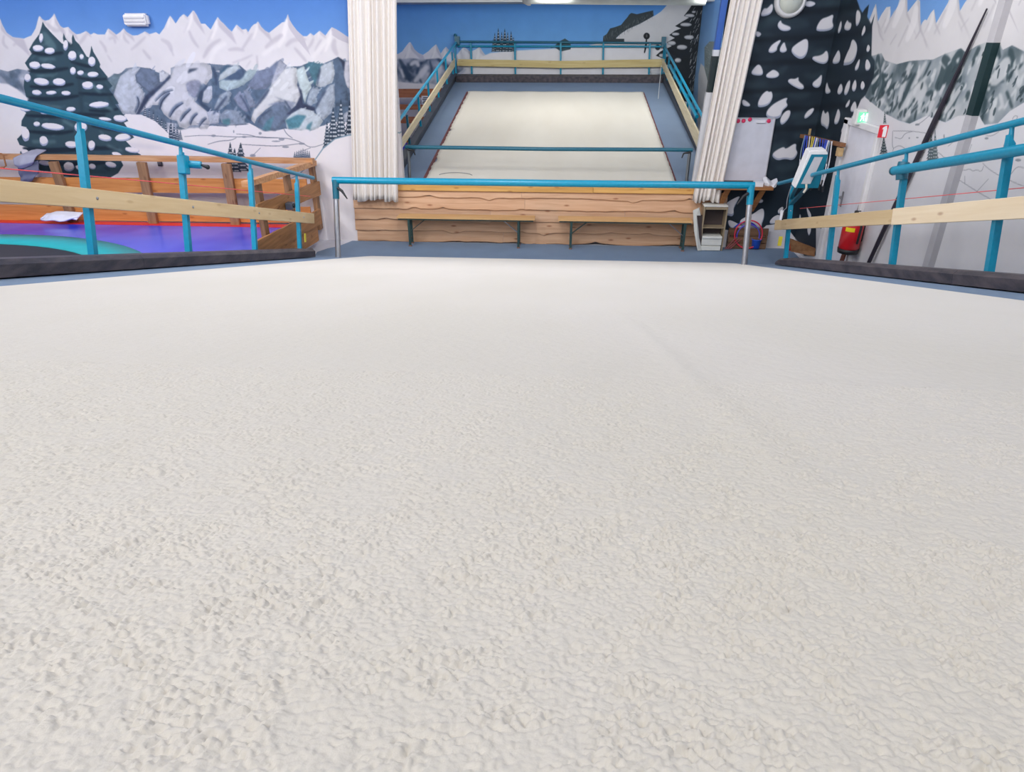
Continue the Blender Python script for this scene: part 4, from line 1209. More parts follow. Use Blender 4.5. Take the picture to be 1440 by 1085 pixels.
hr = thing('handrail', 'right blue tube handrail with a second lower tube and wooden kick board', 'handrail', S(3.15, 7, 0))
RX = 3.15
part('rail_tube', MB().tube([S(RX, 0.2, 1.121), S(RX, 5.1, 1.121), S(RX, 10.43, 1.126)], 0.026, 14), M_TEAL, hr)
for s in (0.9, 2.3, 3.8, 5.26, 6.74, 8.29, 9.82):
    p, n = gooseneck(RX, s, 1.121, RX+0.005)
    po = part('post', p, M_TEAL, hr, fix=True)
    part('neck', n, M_TEAL, po)
    if s > 9:
        for ee in (0.55, 0.72, 0.88, 0.97):
            part('bolt', MB().lathe(S(RX, s-0.03, ee), -D, [(0, 0.008), (0.004, 0.008), (0.006, 0)], 8), M_CHROME, hr)
part('lower_tube', MB().tube([S(RX-0.055, 1.2, 0.84), S(RX-0.055, 6.80, 0.955)], 0.040, 16), M_TEAL, hr)
part('tube_end_cap', MB().lathe(S(RX-0.055, 6.80, 0.955), D, [(0, 0.041), (0.03, 0.041), (0.035, 0.0)], 16), M_TEALD, hr)
part('tube_clamp', MB().tube([S(RX-0.02, 6.72, 0.87), S(RX-0.03, 6.72, 0.955), S(RX-0.02, 6.72, 1.02)], 0.05, 12), M_TEALD, hr)
part('kick_board', MB().box(S(RX-0.045, 8.49, 0.537), (0.016, 1.75, 0.068), (XAX, D, N)), M_PINE, hr, bevel=0.003)
part('kick_board', MB().box(S(RX-0.045, 3.7, 0.538), (0.016, 3.03, 0.074), (XAX, D, N)), M_PINE_L, hr, 'paler knotty pine board', bevel=0.003)
part('reflector_sticker', MB().box(onY(1097, 339, S(0, 9.86, 0)[1]), (0.025, 0.004, 0.065)), mat('yellow_sticker', (222, 206, 62), 0.5), hr, 'yellow sticker at the end post')

# gate bar across the foot of the near slope
gt = thing('barrier_bar', 'blue crossbar on two silver posts across the foot of the cream slope', 'barrier', S(-0.27, 9.23, 0))
gl, gr = S(-2.98, 9.23, 0.0), S(2.444, 9.23, 0.0)
tl, tr = S(-2.98, 9.23, 1.0), S(2.444, 9.23, 1.0)
part('crossbar', MB().tube([tl-XAX*0.04, (tl+tr)/2-ZAX*0.004, tr+XAX*0.04], 0.044, 18), M_TEAL, gt)
for a, b, sg in ((gl, tl, 1), (gr, tr, -1)):
    part('leg', MB().tube([a-N*0.03, b-N*0.12], 0.037, 16), M_CHROME, gt)
    br = part('socket', MB().tube([b-N*0.24, b-N*0.06, b], [0.043, 0.046, 0.05], 14), M_TEALD if sg > 0 else M_TEAL, gt)
    part('lever', MB().tube([b-N*0.10+XAX*0.04*sg-D*0.04, b-N*0.14+XAX*0.10*sg-D*0.06, b-N*0.24+XAX*0.17*sg-D*0.06], [0.02, 0.018, 0.008], 10), M_BLACK, br)

# ------------------------------------------------------------------ plank front below the far slope
cw = thing('plank_front', 'wall of rough live-edge spruce boards behind the two benches', 'plank wall', (-0.5, 10.98, 0))
cw['kind'] = 'structure'
def live_board(x0, x1, z0, z1, y, tilt, thick, seed, amp=0.016):
    g = np.random.default_rng(seed)
    n = max(6, int((x1-x0)/0.07))
    x = np.linspace(x0, x1, n)
    low = np.convolve(g.uniform(-1, 1, n+8), np.ones(9)/9, 'same')[4:4+n]*amp*2.6
    for k in range(max(1, int((x1-x0)/0.9))):
        c = g.uniform(x0, x1); low += g.choice([-0.04, 0.03])*np.exp(-((x-c)/0.07)**2)
    rows = [[(xx, y, z1) for xx in x], [(xx, y-thick-tilt*0.4, (z0+z1)/2) for xx in x],
            [(xx, y-thick-tilt, z0+l+0.012) for xx, l in zip(x, low)], [(xx, y-thick-tilt+0.008, z0+l) for xx, l in zip(x, low)], [(xx, y, z0+l) for xx, l in zip(x, low)]]
    mb = MB().grid(np.array(rows), False)
    mb.add([rows[i][0] for i in range(5)], [(0, 1, 2, 3, 4)]); mb.add([rows[i][-1] for i in range(5)], [(4, 3, 2, 1, 0)])
    return mb
WF = WY-0.015
rowsz = [(0.735, 0.86), (0.545, 0.75), (0.36, 0.565), (0.185, 0.38), (0.0, 0.205)]
sd = 50
for r, (z0, z1) in enumerate(rowsz):
    cuts = {0: (-3.33, -0.6, 2.62), 1: (-3.34, -0.55, 2.62), 2: (-3.34, -1.1, 1.05, 2.62), 3: (-3.35, 0.35, 2.62), 4: (-3.33, -0.9, 2.62)}[r]
    for a, b in zip(cuts[:-1], cuts[1:]):
        part('plank', live_board(a, b-0.003, z0+(0.014 if r == 4 else 0), z1, WF, 0.020, 0.012, sd), M_CLAD, cw, fix=True)
        sd += 1
for a, b in ((-2.66, 0.52), (0.524, 2.34)):
    part('top_board', MB().span((a, WF-0.05, 0.842), (b, WF+0.10, 0.925)), M_TRIM, cw, 'smooth yellow pine board', bevel=0.004)

# ------------------------------------------------------------------ folding benches
def bench(label, x0, x1, lx0, lx1):
    t = thing('bench', label, 'bench', ((x0+x1)/2, 10.76, 0.012), 'folding benches along the plank front')
    part('seat', MB().span((x0, 10.64, 0.462), (x1, 10.89, 0.487)), wood('bench_seat_board', (212, 174, 124), (194, 152, 102), 'X', knots=0.2), t, bevel=0.005, bseg=2)
    part('seat_rim', MB().span((x0+0.02, 10.66, 0.44), (x1-0.02, 10.675, 0.462)), M_GREEN, t)
    for lx, sg in ((lx0, 1), (lx1, -1)):
        for y in (10.67, 10.85):
            lg = part('leg', MB().bar((lx, y, 0.03), (lx, y, 0.455), 0.036, 0.03), M_GREEN, t, bevel=0.004)
            part('foot_cap', MB().span((lx-0.024, y-0.02, 0.012), (lx+0.024, y+0.02, 0.035)), mat('brown_foot_cap', (120, 92, 80), 0.6), lg)
        part('leg_stretcher', MB().bar((lx, 10.67, 0.13), (lx, 10.85, 0.13), 0.02, 0.02), M_GREEN, t)
        part('brace', MB().bar((lx+sg*0.01, 10.76, 0.24), (lx+sg*0.28, 10.76, 0.455), 0.045, 0.01, YAX), M_CHROME if sg < 0 else M_GREEN, t, 'bright steel brace' if sg < 0 else None)
    return t
bx = [onY(q, 300, 10.65)[0] for q in (557, 752, 785, 974)]
lxs = [onY(q, 340, 10.67)[0] for q in (575, 729, 802.5, 962)]
bench('left of the two folding wooden benches with dark green steel legs', bx[0], bx[1], lxs[0]+0.02, lxs[1])
bench('right of the two folding wooden benches, its end behind the small cabinet', bx[2], bx[3]+0.02, lxs[2], lxs[3]-0.01)

# ------------------------------------------------------------------ curtains
def curtain(label, top, bot, z_top, z_bot, y, folds, amp, seed):
    """top, bot = (x0, x1) at z = 3.4 and at the hem"""
    g = np.random.default_rng(seed)
    nu, nv = folds*14, 40
    ph = np.cumsum(g.uniform(0.55, 1.5, folds)); ph = np.concatenate([[0], ph])/ph[-1]
    am = g.uniform(0.5, 1.1, folds)
    u = np.linspace(0, 1, nu)
    k = np.clip(np.searchsorted(ph, u, side='right')-1, 0, folds-1)
    loc = (u-ph[k])/(ph[k+1]-ph[k])
    w = np.sin(loc*2*pi)*am[k]
    rows = []
    for v in np.linspace(0, 1, nv):
        z = z_top+(z_bot-z_top)*v
        f = (z-3.4)/(z_bot-3.4)
        x0 = top[0]+(bot[0]-top[0])*f; x1 = top[1]+(bot[1]-top[1])*f
        a = amp*(0.55+0.45*v)
        drift = 0.01*np.sin(u*17+v*2.5)
        hem = (0.018*np.sin(u*9+seed)+0.012*np.sin(u*23)) if v == 1 else 0
        rows.append(np.stack([x0+(x1-x0)*u+0.08*a*np.cos(loc*2*pi)*am[k]+drift*0.5, y+w*a+drift, np.full(nu, z)+hem], 1))
    o = solo('curtain', MB().grid(np.array(rows)), M_CURT, label, 'curtain', 'curtains drawn back from the opening')
    md = o.modifiers.new('thickness', 'SOLIDIFY'); md.thickness = 0.006; md.offset = 0
    return o
yc = WY-0.16
def span_at(xa, ya, xb, yb):
    """edge line on the curtain's plane -> x at z = 3.4 and at the lower point"""
    a = onY(xa, ya, yc); b = onY(xb, yb, yc)
    return a[0]+(b[0]-a[0])*(3.4-a[2])/(b[2]-a[2]), b
l0, b0 = span_at(488, 0, 496, 281); l1, b1 = span_at(558, 0, 559, 282)
curtain('cream curtain gathered left of the opening, above the plank front', (l0, l1), (b0[0], b1[0]), 4.6, b1[2], yc, 9, 0.05, 3)
r0, b0 = span_at(1027, 0, 973, 283); r1, b1 = span_at(1073, 0, 1011, 284)
curtain('cream curtain leaning at the right of the opening, beside the whiteboard', (r0, r1), (b0[0], b1[0]), 4.6, b0[2], yc, 6, 0.05, 9)

# ------------------------------------------------------------------ far slope
f1 = thing('ski_slope', 'second ski slope rising through the opening, warm white carpet with blue borders', 'ski slope', (-0.15, 11.1, 0))
X0, X1 = -2.646, 2.40
def prof(x): return [Fs(x, 0.03, -0.012), Fs(x, 7.5, -0.012), np.array([x, Fs(0, 7.5, 0)[1], 0]), np.array([x, Fs(0, 0.03, 0)[1], 0])]
part('slope_body', MB().prism(prof(X0-0.22), (X1-X0+0.44, 0, 0)), mat('far_blue_deck', (114, 132, 156), 0.75, var=0.04, scale=2), f1)
g = np.random.default_rng(4)
rows = []
for s in np.linspace(-0.02, 6.10, 70):
    j = 0.012*g.uniform(-1, 1)+(0.04 if 1.0 < s < 1.25 or 2.9 < s < 3.05 else 0)
    a, b = -2.19+j, 1.832+0.006*g.uniform(-1, 1)
    row = [Fs(a, s, -0.012)]
    row += [Fs(a+(b-a)*t, s, 0.012+0.003*sin(t*40)) for t in np.linspace(0, 1, 60)]
    row += [Fs(b, s, -0.012)]
    rows.append(row)
rows = [[p-NF*0.025 for p in rows[0]]]+rows+[[p-NF*0.025 for p in rows[-1]]]
part('carpet_belt', MB().grid(np.array(rows)[:, ::-1]), M_CARP2, f1)
M_SEAM = mat('dark_red_seam_tape', (110, 62, 62), 0.8, var=0.3, scale=8)
for x, w in ((-2.215, 0.03), (1.85, 0.018)):
    part('edge_tape', MB().box(Fs(x, 3.05, -0.009), (w, 3.07, 0.004), (XAX, U, NF)), M_SEAM, f1, 'dark red tape along the carpet edge')
M_BUMP2 = mat('dark_grey_edge_rubber', (62, 66, 74), 0.6, var=0.12, scale=6)
for xa, xb in ((X0, X0-0.14), (X1, X1+0.14)):
    part('edge_curb', MB().box(Fs((xa+xb)/2, 3.78, 0.05), (0.07, 3.72, 0.06), (XAX, U, NF)), M_BUMP2, f1, bevel=0.01)
part('edge_curb', MB().box(Fs(-0.12, 7.22, 0.055), (2.51, 0.14, 0.068), (XAX, U, NF)), M_BUMP, f1, bevel=0.01)
part('belt_wear_mark', MB().tube([Fs(-1.72+0.28*cos(t), 0.30+0.16*sin(t), 0.020) for t in np.linspace(0.25, pi-0.25, 14)], 0.006, 6), mat('grey_wire', (150, 150, 150), 0.6), f1)

fr = thing('handrail', 'blue handrail round the far slope with yellow kick boards on three sides', 'handrail', Fs(-0.1, 7.5, 0))
LX, RXf, SB = -2.70, 2.43, 7.62
ll = onX(560, 171, LX); lt = onX(641, 60, LX)
part('rail_tube', MB().tube([lt, ll, ll+(ll-lt)*0.02], 0.026, 12), mat('light_blue_rail_paint', (60, 168, 206), 0.35), fr)
sb, eb = flX(641, 60, LX)
for q in ((480, 165), (435, 205), (375, 270), (313, 360), (248, 470), (170, 600)):
    s, e = flX(540+q[0]/4.93, 40+q[1]/4.93, LX)
    part('post', MB().bar(Fs(LX-0.03, s, -0.3), Fs(LX-0.03, s, e), 0.036, 0.036), M_TEALD if q[0] < 200 else M_TEAL, fr)
part('kick_board', MB().prism([onX(*q, LX+0.03) for q in ((553.5, 215), (640, 82), (640, 93), (553.5, 227.5))], (-0.03, 0, 0)), wood('pale_kick_board', (222, 208, 176), (206, 190, 154), 'Y', knots=0.2), fr, fix=True)
# back run
SBk = sb
yb = Fs(0, SBk, 0)[1]
bl = onY(643, 58.5, yb); brr = onY(933, 60.5, yb)
part('rail_tube', MB().tube([bl, brr], 0.024, 12), M_TEALD, fr)
bl2 = onY(643, 65, yb); br2 = onY(936, 65.5, yb)
part('rail_tube', MB().tube([bl2, br2], 0.022, 12), M_TEAL, fr)
for x in (662, 724, 788.5, 848.5, 914, 639.5, 936):
    a = onY(x, 60.5, yb); b = onY(x-0.9*(x-790)/60, 112, yb)
    part('post', MB().bar(b, a, 0.042, 0.042), M_TEAL, fr)
part('kick_board', MB().prism([onY(*q, yb-0.03) for q in ((644, 83), (788, 85.5), (935, 83), (932, 94), (788, 95.5), (643, 92.5))], (0, -0.03, 0)), wood('pale_kick_board_across', (206, 190, 138), (188, 168, 112), 'X', knots=0.3), fr, fix=True)
part('corner_clamp', MB().box(bl+NF*0.02, (0.06, 0.05, 0.10)).ball(bl+NF*0.14-XAX*0.04, 0.04, 10), M_TEALD, fr)
part('corner_clamp', MB().box(brr+NF*0.02, (0.05, 0.05, 0.12)), M_TEALD, fr)
# right run: two tubes
ra = onX(933, 62, RXf+0.03); rb = onX(991, 170, RXf+0.03)
part('rail_tube', MB().tube([ra, rb], 0.026, 12), M_TEAL, fr)
r2a = onX(942, 92, RXf); r2b = onX(980, 164, RXf)
part('lower_tube', MB().tube([r2a, r2b], 0.032, 12), M_TEAL, fr)
for k, t in enumerate((0.03, 0.2, 0.36, 0.53, 0.7, 0.86, 0.97)):
    p = ra+(rb-ra)*t
    part('post', MB().bar(p-ZAX*1.0, p, 0.036, 0.036), M_TEALD if k > 4 else M_TEAL, fr)
part('kick_board', MB().prism([onX(*q, RXf-0.05) for q in ((931, 82), (994, 212), (988, 226), (931, 94))], (0.03, 0, 0)), wood('pale_kick_board', (222, 208, 176), (206, 190, 154), 'Y', knots=0.2), fr, fix=True)
# bar across the foot of the far slope
g2 = thing('barrier_bar', 'dark teal crossbar on thin steel legs across the foot of the far slope', 'barrier', Fs(-0.2, 0.25, 0))
yb2 = Fs(0, 0.25, 0.28)[1]
a = onY(570, 206.5, yb2); b = onY(974, 210.5, yb2)
part('crossbar', MB().tube([a, (a+b)/2-ZAX*0.012, b], 0.030, 14), M_TEALD, g2)
for p, sg in ((a, 1), (b, -1)):
    q = p+XAX*0.04*sg
    ff = Fs(q[0], 0.20, -0.01)
    part('leg', MB().tube([ff, q-ZAX*0.02], 0.026, 12), mat('dull_steel', (120, 126, 132), 0.35, metal=0.7), g2)
    part('lever', MB().tube([q-ZAX*0.03-YAX*0.04, q-ZAX*0.05+XAX*0.10*sg-YAX*0.04, q-ZAX*0.12+XAX*0.12*sg-YAX*0.04], [0.018, 0.015, 0.008], 8), M_BLACK, g2)
# white pull cord near the right rail
pc0 = onX(930, 92, 2.30); pc1 = onX(922, 177, 2.0)
solo('pull_cord', MB().tube([pc0, (pc0+pc1)/2-ZAX*0.02, pc1], 0.006, 6), mat('white_cord', (208, 212, 216), 0.6), 'thin white cord hanging down over the right blue border of the far slope', 'cord')
# white tube under the far room's ceiling
t0 = onY(738, 0.5, 13.0); t1 = onY(992, 2.5, 13.0)
lt_ = thing('ceiling_duct', 'white round duct along the ceiling above the far slope', 'duct', (t0+t1)/2)
part('duct_tube', MB().tube([t0+ZAX*0.03, t1+ZAX*0.03], 0.085, 18), mat('duct_white', (204, 210, 206), 0.5), lt_)
part('end_bracket', MB().lathe(t0+ZAX*0.02, XAX, [(-0.05, 0.02), (-0.02, 0.07), (0.05, 0.098), (0.1, 0.098)], 18), mat('duct_cap', (190, 194, 196), 0.5), lt_)
part('hanger', MB().bar(t0+XAX*0.5, t0+XAX*0.5+ZAX*0.7, 0.03, 0.03), M_CHROME, lt_)
part('hanger', MB().bar(t1-XAX*0.5, t1-XAX*0.5+ZAX*0.7, 0.03, 0.03), M_CHROME, lt_)

# ------------------------------------------------------------------ left area: purple glossy pad, trampoline, fences
FYL = 10.72                                  # line of the long fence
def pz(y): return 0.31+0.062*(FYL-y)         # the pad rises a little towards the lens
M_PURP = bpy.data.materials.new('glossy_purple_floor'); M_PURP.use_nodes = True
nt = M_PURP.node_tree; b = nt.nodes['Principled BSDF']
b.inputs['Roughness'].default_value = 0.2; b.inputs['Specular IOR Level'].default_value = 0.25
b.inputs['Coat Weight'].default_value = 0.0; b.inputs['Coat Roughness'].default_value = 0.12
tc = nt.nodes.new('ShaderNodeTexCoord'); nz = nt.nodes.new('ShaderNodeTexNoise'); nz.inputs['Scale'].default_value = 0.8; nz.inputs['Detail'].default_value = 2
rp = nt.nodes.new('ShaderNodeValToRGB'); rp.color_ramp.elements[0].position = 0.35; rp.color_ramp.elements[1].position = 0.65
rp.color_ramp.elements[0].color = srgb(34, 56, 205); rp.color_ramp.elements[1].color = srgb(88, 108, 232)
nt.links.new(tc.outputs['Object'], nz.inputs[0]); nt.links.new(nz.outputs[0], rp.inputs[0]); nt.links.new(rp.outputs[0], b.inputs['Base Color'])
pad = thing('play_floor', 'glossy purple raised floor with a red edge strip behind the left handrail', 'floor mat', (-7.5, 10, 0))
def slab(x0, x1, y0, y1, e0, e1):
    return MB().prism([np.array([x0, y0, pz(y0)+e0]), np.array([x1, y0, pz(y0)+e0]), np.array([x1, y1, pz(y1)+e0]), np.array([x0, y1, pz(y1)+e0])], (0, 0, e1-e0))
part('pad', slab(-12.0, -3.95, 1.9, 10.76, -0.12, 0.0), M_PURP, pad)
part('red_strip', slab(-12.0, -3.97, 10.50, 10.755, 0.0, 0.006), mat('red_edge_strip', (226, 48, 50), 0.4), pad, 'red strip')
part('pad_base', MB().prism([np.array([-11.3, 2.0, 0]), np.array([-11.3, 10.7, 0]), np.array([-11.3, 10.7, pz(10.7)-0.12]), np.array([-11.3, 2.0, pz(2.0)-0.12])], (7.3, 0, 0)), M_WHITE, pad)
tr_ = thing('trampoline', 'round black trampoline mat with a teal rim sunk in the purple floor', 'trampoline', (-8.15, 6.05, pz(6.05)))
def ring(r0, r1, z0, z1, c, n=96):
    prof = [(r0, z0), (r0, z1), ((r0+r1)/2, z1+0.012), (r1, z1), (r1, z0)]
    rows = []
    for k in range(n+1):
        an = 2*pi*k/n
        rows.append([(c[0]+r*cos(an), c[1]+r*sin(an), pz(c[1]+r*sin(an))+z) for r, z in prof])
    return MB().grid(np.array(rows)[:, ::-1])
tc_ = (-8.05, 5.9)
part('rim_pad', ring(3.05, 3.62, 0.004, 0.03, tc_), mat('teal_rim_pad', (30, 168, 176), 0.45), tr_, fix=True)
mb = MB()
rows = [[(tc_[0]+r*cos(2*pi*k/72), tc_[1]+r*sin(2*pi*k/72), pz(tc_[1]+r*sin(2*pi*k/72))+0.012-0.004*(3.06-r)*0) for r in (0.02, 1.0, 2.0, 3.06)] for k in range(73)]
part('jump_mat', MB().grid(np.array(rows)[:, ::-1]), mat('black_jump_mat', (42, 44, 52), 0.6), tr_, fix=True)

def wavy_bar(a, b, w, h, seed, amp=0.012, n=40):
    """unplaned board/rail from a to b: rectangular section with an uneven upper and lower edge"""
    g = np.random.default_rng(seed)
    a = np.array(a, float); b = np.array(b, float)
    d = b-a; d /= np.linalg.norm(d)
    up = ZAX-d*(ZAX @ d); up /= np.linalg.norm(up); sd = np.cross(d, up)
    t = np.linspace(0, 1, n)
    f = lambda: np.convolve(g.uniform(-1, 1, n+6), np.ones(5)/5, 'same')[3:3+n]*amp
    u, l = f(), f()
    rows = []
    for i in range(n):
        c = a+(b-a)*t[i]
        rows.append([c+sd*w/2+up*(h/2+u[i]), c-sd*w/2+up*(h/2+u[i]*0.8), c-sd*w/2-up*(h/2-l[i]), c+sd*w/2-up*(h/2-l[i]*0.8), c+sd*w/2+up*(h/2+u[i])])
    mb = MB().grid(np.array(rows), False)
    mb.add([rows[0][k] for k in range(4)], [(0, 1, 2, 3)]); mb.add([rows[-1][k] for k in range(4)], [(3, 2, 1, 0)])
    return mb
lf = thing('timber_fence', 'long rustic orange plank fence along the purple floor, before the left mural', 'fence', (-7.5, FYL, 0.3))
def zy(px, py, y=FYL): return onY(px, py, y)
part('top_rail', wavy_bar(zy(-60, 218)-XAX*2.6, zy(441, 226), 0.11, 0.072, 1, 0.012, 60), M_RAILW, lf, fix=True)
def board(y0l, y1l, y0r, y1r, seed, nm, m, x_end, label=None):
    a0, a1, b0, b1 = zy(0, y0l), zy(0, y1l), zy(400, y0r), zy(400, y1r)
    a = (a0+a1)/2; b = (b0+b1)/2
    d = (b-a)/(b[0]-a[0])
    A_ = a+d*(-11.3-a[0]); B_ = a+d*(x_end-a[0])
    for s, e_ in ((0.0, 0.46), (0.4605, 1.0)):
        part(nm, wavy_bar(A_+(B_-A_)*s, A_+(B_-A_)*e_, 0.035, np.linalg.norm(a0-a1), seed+int(s*9), 0.006), m, lf, label, fix=True)
board(249.5, 268, 252.5, 271, 5, 'plank', M_ORANGE, -3.98)
board(288, 308, 291, 312, 8, 'plank', M_ORANGE, -3.98)
for (tx, ty, bx_, by_) in ((75, 227, 101, 306), (199, 228, 215, 309), (318, 230, 331, 312), (-60, 226, -20, 304)):
    a = zy(tx, ty, FYL-0.06); b_ = zy(bx_, by_, FYL-0.06)
    part('post', MB().bar((b_[0], FYL-0.06, pz(FYL)), (a[0], FYL-0.06, a[2]), 0.145, 0.07), M_OLD, lf, bevel=0.006)
sf = thing('timber_fence', 'short brown plank fence closing the right end of the purple floor', 'fence', (-3.9, 9.6, 0.3))
def sx(px, py, x=-3.9): return onX(px, py, x)
part('top_rail', wavy_bar(sx(441, 229), sx(345, 259), 0.10, 0.075, 21, 0.01), M_RAILW, sf, fix=True)
def xboard(p, q, seed, m=M_BROWN, x=-3.87, amp=0.014, w=0.035):
    """p, q: ((x, y_top, y_bottom)) at the far and near ends"""
    a0, a1 = onX(p[0], p[1], x), onX(p[0], p[2], x)
    b0, b1 = onX(q[0], q[1], x), onX(q[0], q[2], x)
    h = (np.linalg.norm(a0-a1)+np.linalg.norm(b0-b1))/2
    part('plank', wavy_bar((a0+a1)/2, (b0+b1)/2, w, h, seed, amp), m, sf, fix=True)
xboard((449, 254, 274), (362, 288, 310), 31)
xboard((450, 293, 314), (359, 341, 366), 33)
xboard((446, 316, 338), (368, 362, 388), 35, x=-3.90)
for (px, yt, yb_) in ((438, 232, 318), (402, 243, 335), (361, 256, 358)):
    t_ = sx(px, yt, -3.94); b_ = sx(px+4, yb_, -3.94)
    part('post', MB().bar((-3.94, t_[1], pz(t_[1])-0.1), (-3.94, t_[1], t_[2]), 0.07, 0.13), M_OLD, sf, bevel=0.006)
q = onX(408, 289, -3.79)
sn = thing('sensor_box', 'small grey sensor box on the short brown fence', 'sensor', q)
part('housing', MB().box(q, (0.05, 0.06, 0.045)), mat('grey_sensor', (110, 118, 126), 0.4, metal=0.4), sn, bevel=0.008)
part('lens', MB().lathe(q+XAX*0.05, XAX, [(0, 0.03), (0.02, 0.03), (0.022, 0.024), (0.015, 0.0)], 14), M_BLACK, sn)

# jacket over the rail, cloth on the low board, wire-frame hanging at the frame's edge
def cloth(name, rows, m, label, cat, seed, th=0.012, amp=0.02, gr=None):
    """rows of photo-independent control points lofted and crumpled"""
    R_ = np.array(rows, float)
    n, k = R_.shape[:2]
    u = np.linspace(0, n-1, n*6); v = np.linspace(0, k-1, k*6)
    G = np.empty((len(u), len(v), 3))
    for c in range(3):
        t = np.array([np.interp(v, np.arange(k), R_[i, :, c]) for i in range(n)])
        G[..., c] = np.array([np.interp(u, np.arange(n), t[:, j]) for j in range(len(v))]).T
    U_, V_ = np.meshgrid(u, v, indexing='ij')
    g = np.random.default_rng(seed)
    dsp = sum(g.uniform(0.4, 1)*np.sin(U_*g.uniform(1, 5)+V_*g.uniform(1, 6)+g.uniform(0, 6)) for _ in range(5))/2.2*amp
    G[..., 1] += dsp; G[..., 2] += dsp*0.25
    o = solo(name, MB().grid(G), m, label, cat)
    md = o.modifiers.new('thickness', 'SOLIDIFY'); md.thickness = th; md.offset = 0
    return o
yj = FYL-0.10
J = lambda x, y, dy=0.0: onY(x, y, yj)+np.array([0, dy, 0])
M_JACK = mat('grey_jacket_cloth', (158, 158, 176), 0.85, var=0.08, scale=8)
jk = thing('jacket', 'grey jacket hung over the top rail at the left edge', 'jacket', J(37, 250))
def jrow(*a): return [J(*p) for p in a]
def lofted(rows, seed, amp):
    R_ = np.array(rows, float); n, k = R_.shape[:2]
    u = np.linspace(0, n-1, n*6); v = np.linspace(0, k-1, k*6)
    G = np.empty((len(u), len(v), 3))
    for c in range(3):
        t = np.array([np.interp(v, np.arange(k), R_[i, :, c]) for i in range(n)])
        G[..., c] = np.array([np.interp(u, np.arange(n), t[:, j]) for j in range(len(v))]).T
    U_, V_ = np.meshgrid(u, v, indexing='ij'); g = np.random.default_rng(seed)
    dsp = sum(g.uniform(0.4, 1)*np.sin(U_*g.uniform(1, 5)+V_*g.uniform(1, 6)+g.uniform(0, 6)) for _ in range(5))/2.2*amp
    G[..., 1] += dsp; G[..., 2] += dsp*0.2
    return MB().grid(G)
o = part('hood', lofted([jrow((31, 215, .22), (40, 213, .22), (52, 215, .22)), jrow((21, 222, -.02), (36, 218, -.06), (53, 219, -.02)), jrow((24, 231, -.05), (36, 230, -.12), (51, 226, -.05)), jrow((28, 235, -.03), (36, 235, -.08), (46, 231, -.03))], 3, 0.012), M_JACK, jk)
o.modifiers.new('thickness', 'SOLIDIFY').thickness = 0.012
o = part('body', lofted([jrow((24, 226, .0), (34, 228, -.02), (53, 226, 0)), jrow((27, 238, -.01), (38, 236, -.05), (56, 241, 0)), jrow((29, 248, 0), (37, 248, -.04), (49, 249, 0)), jrow((30, 254, 0), (36, 255, -.03), (44, 255, 0))], 4, 0.02), mat('darker_grey_lining', (104, 106, 128), 0.85, var=0.1, scale=8), jk, 'darker grey body')
o.modifiers.new('thickness', 'SOLIDIFY').thickness = 0.012
tw = lambda x, y, dy: onY(x, y, FYL-0.26)+np.array([0, dy, 0])
cloth('towel', [[tw(59, 303, .12), tw(72, 300, .12), tw(92, 301, .12), tw(110, 302, .12)], [tw(57, 307, .02), tw(72, 302, .0), (tw(92, 304, .0)), tw(110, 305, .02)], [tw(57, 310, -.02), tw(74, 309, -.06), tw(92, 309, -.05), tw(109, 308, -.02)]], mat('white_towel', (222, 222, 234), 0.9), 'crumpled white cloth lying along the foot of the orange fence', 'cloth', 6, 0.02, 0.03)
p = [onY(*q, FYL-0.16) for q in ((-14, 216), (2, 216), (4.5, 218), (8.5, 233), (6, 235), (-14, 236))]
solo('hanging_frame', MB().tube(p, 0.012, 8), wood('brown_bent_wood', (170, 118, 74), (140, 92, 56), 'X'), 'thin brown bent wooden frame at the left edge on the top rail', 'frame')
# red cord strung along both handrails
M_CORD = mat('red_cord', (240, 96, 96), 0.6)
solo('cord', MB().tube([onX(-40, 233, -3.62), onX(200, 254, -3.62), onX(436, 276, -3.62)], 0.0045, 6), M_CORD, 'thin red cord strung along behind the left handrail', 'cord')
solo('cord', MB().tube([onX(1125, 293, 3.24), onX(1300, 277, 3.24), onX(1470, 261, 3.24)], 0.0035, 6), M_CORD, 'thin red cord strung along behind the right handrail', 'cord')
# fittings on the left mural
q = onY(195, 28, WY)
em = thing('emergency_light', 'white emergency lamp box high on the blue of the left mural', 'lamp', q-ZAX*0.09)
part('housing', MB().box(q-YAX*0.05, (0.185, 0.05, 0.085)), mat('lamp_housing', (214, 212, 216), 0.5), em, bevel=0.03, bseg=3)
part('diffuser', MB().box(q-YAX*0.105, (0.165, 0.02, 0.068)), mat('lamp_diffuser', (226, 224, 226), 0.35), em, bevel=0.012, bseg=2)
for dz in (0.024, -0.022):
    part('louvre', MB().box(q-YAX*0.128+ZAX*dz, (0.15, 0.008, 0.014)), mat('lamp_louvre', (196, 194, 198), 0.4), em, bevel=0.004)
q = onY(226, 230, WY)
so = thing('wall_socket', 'small dark socket box on the left mural under the fence rail', 'socket', q)
part('box', MB().box(q-YAX*0.02, (0.035, 0.02, 0.035)), mat('socket_dark', (54, 56, 66), 0.5), so, bevel=0.006)
part('flap', MB().box(q-YAX*0.044+ZAX*0.01, (0.026, 0.006, 0.02)), mat('socket_flap', (96, 98, 108), 0.5), so, bevel=0.003)

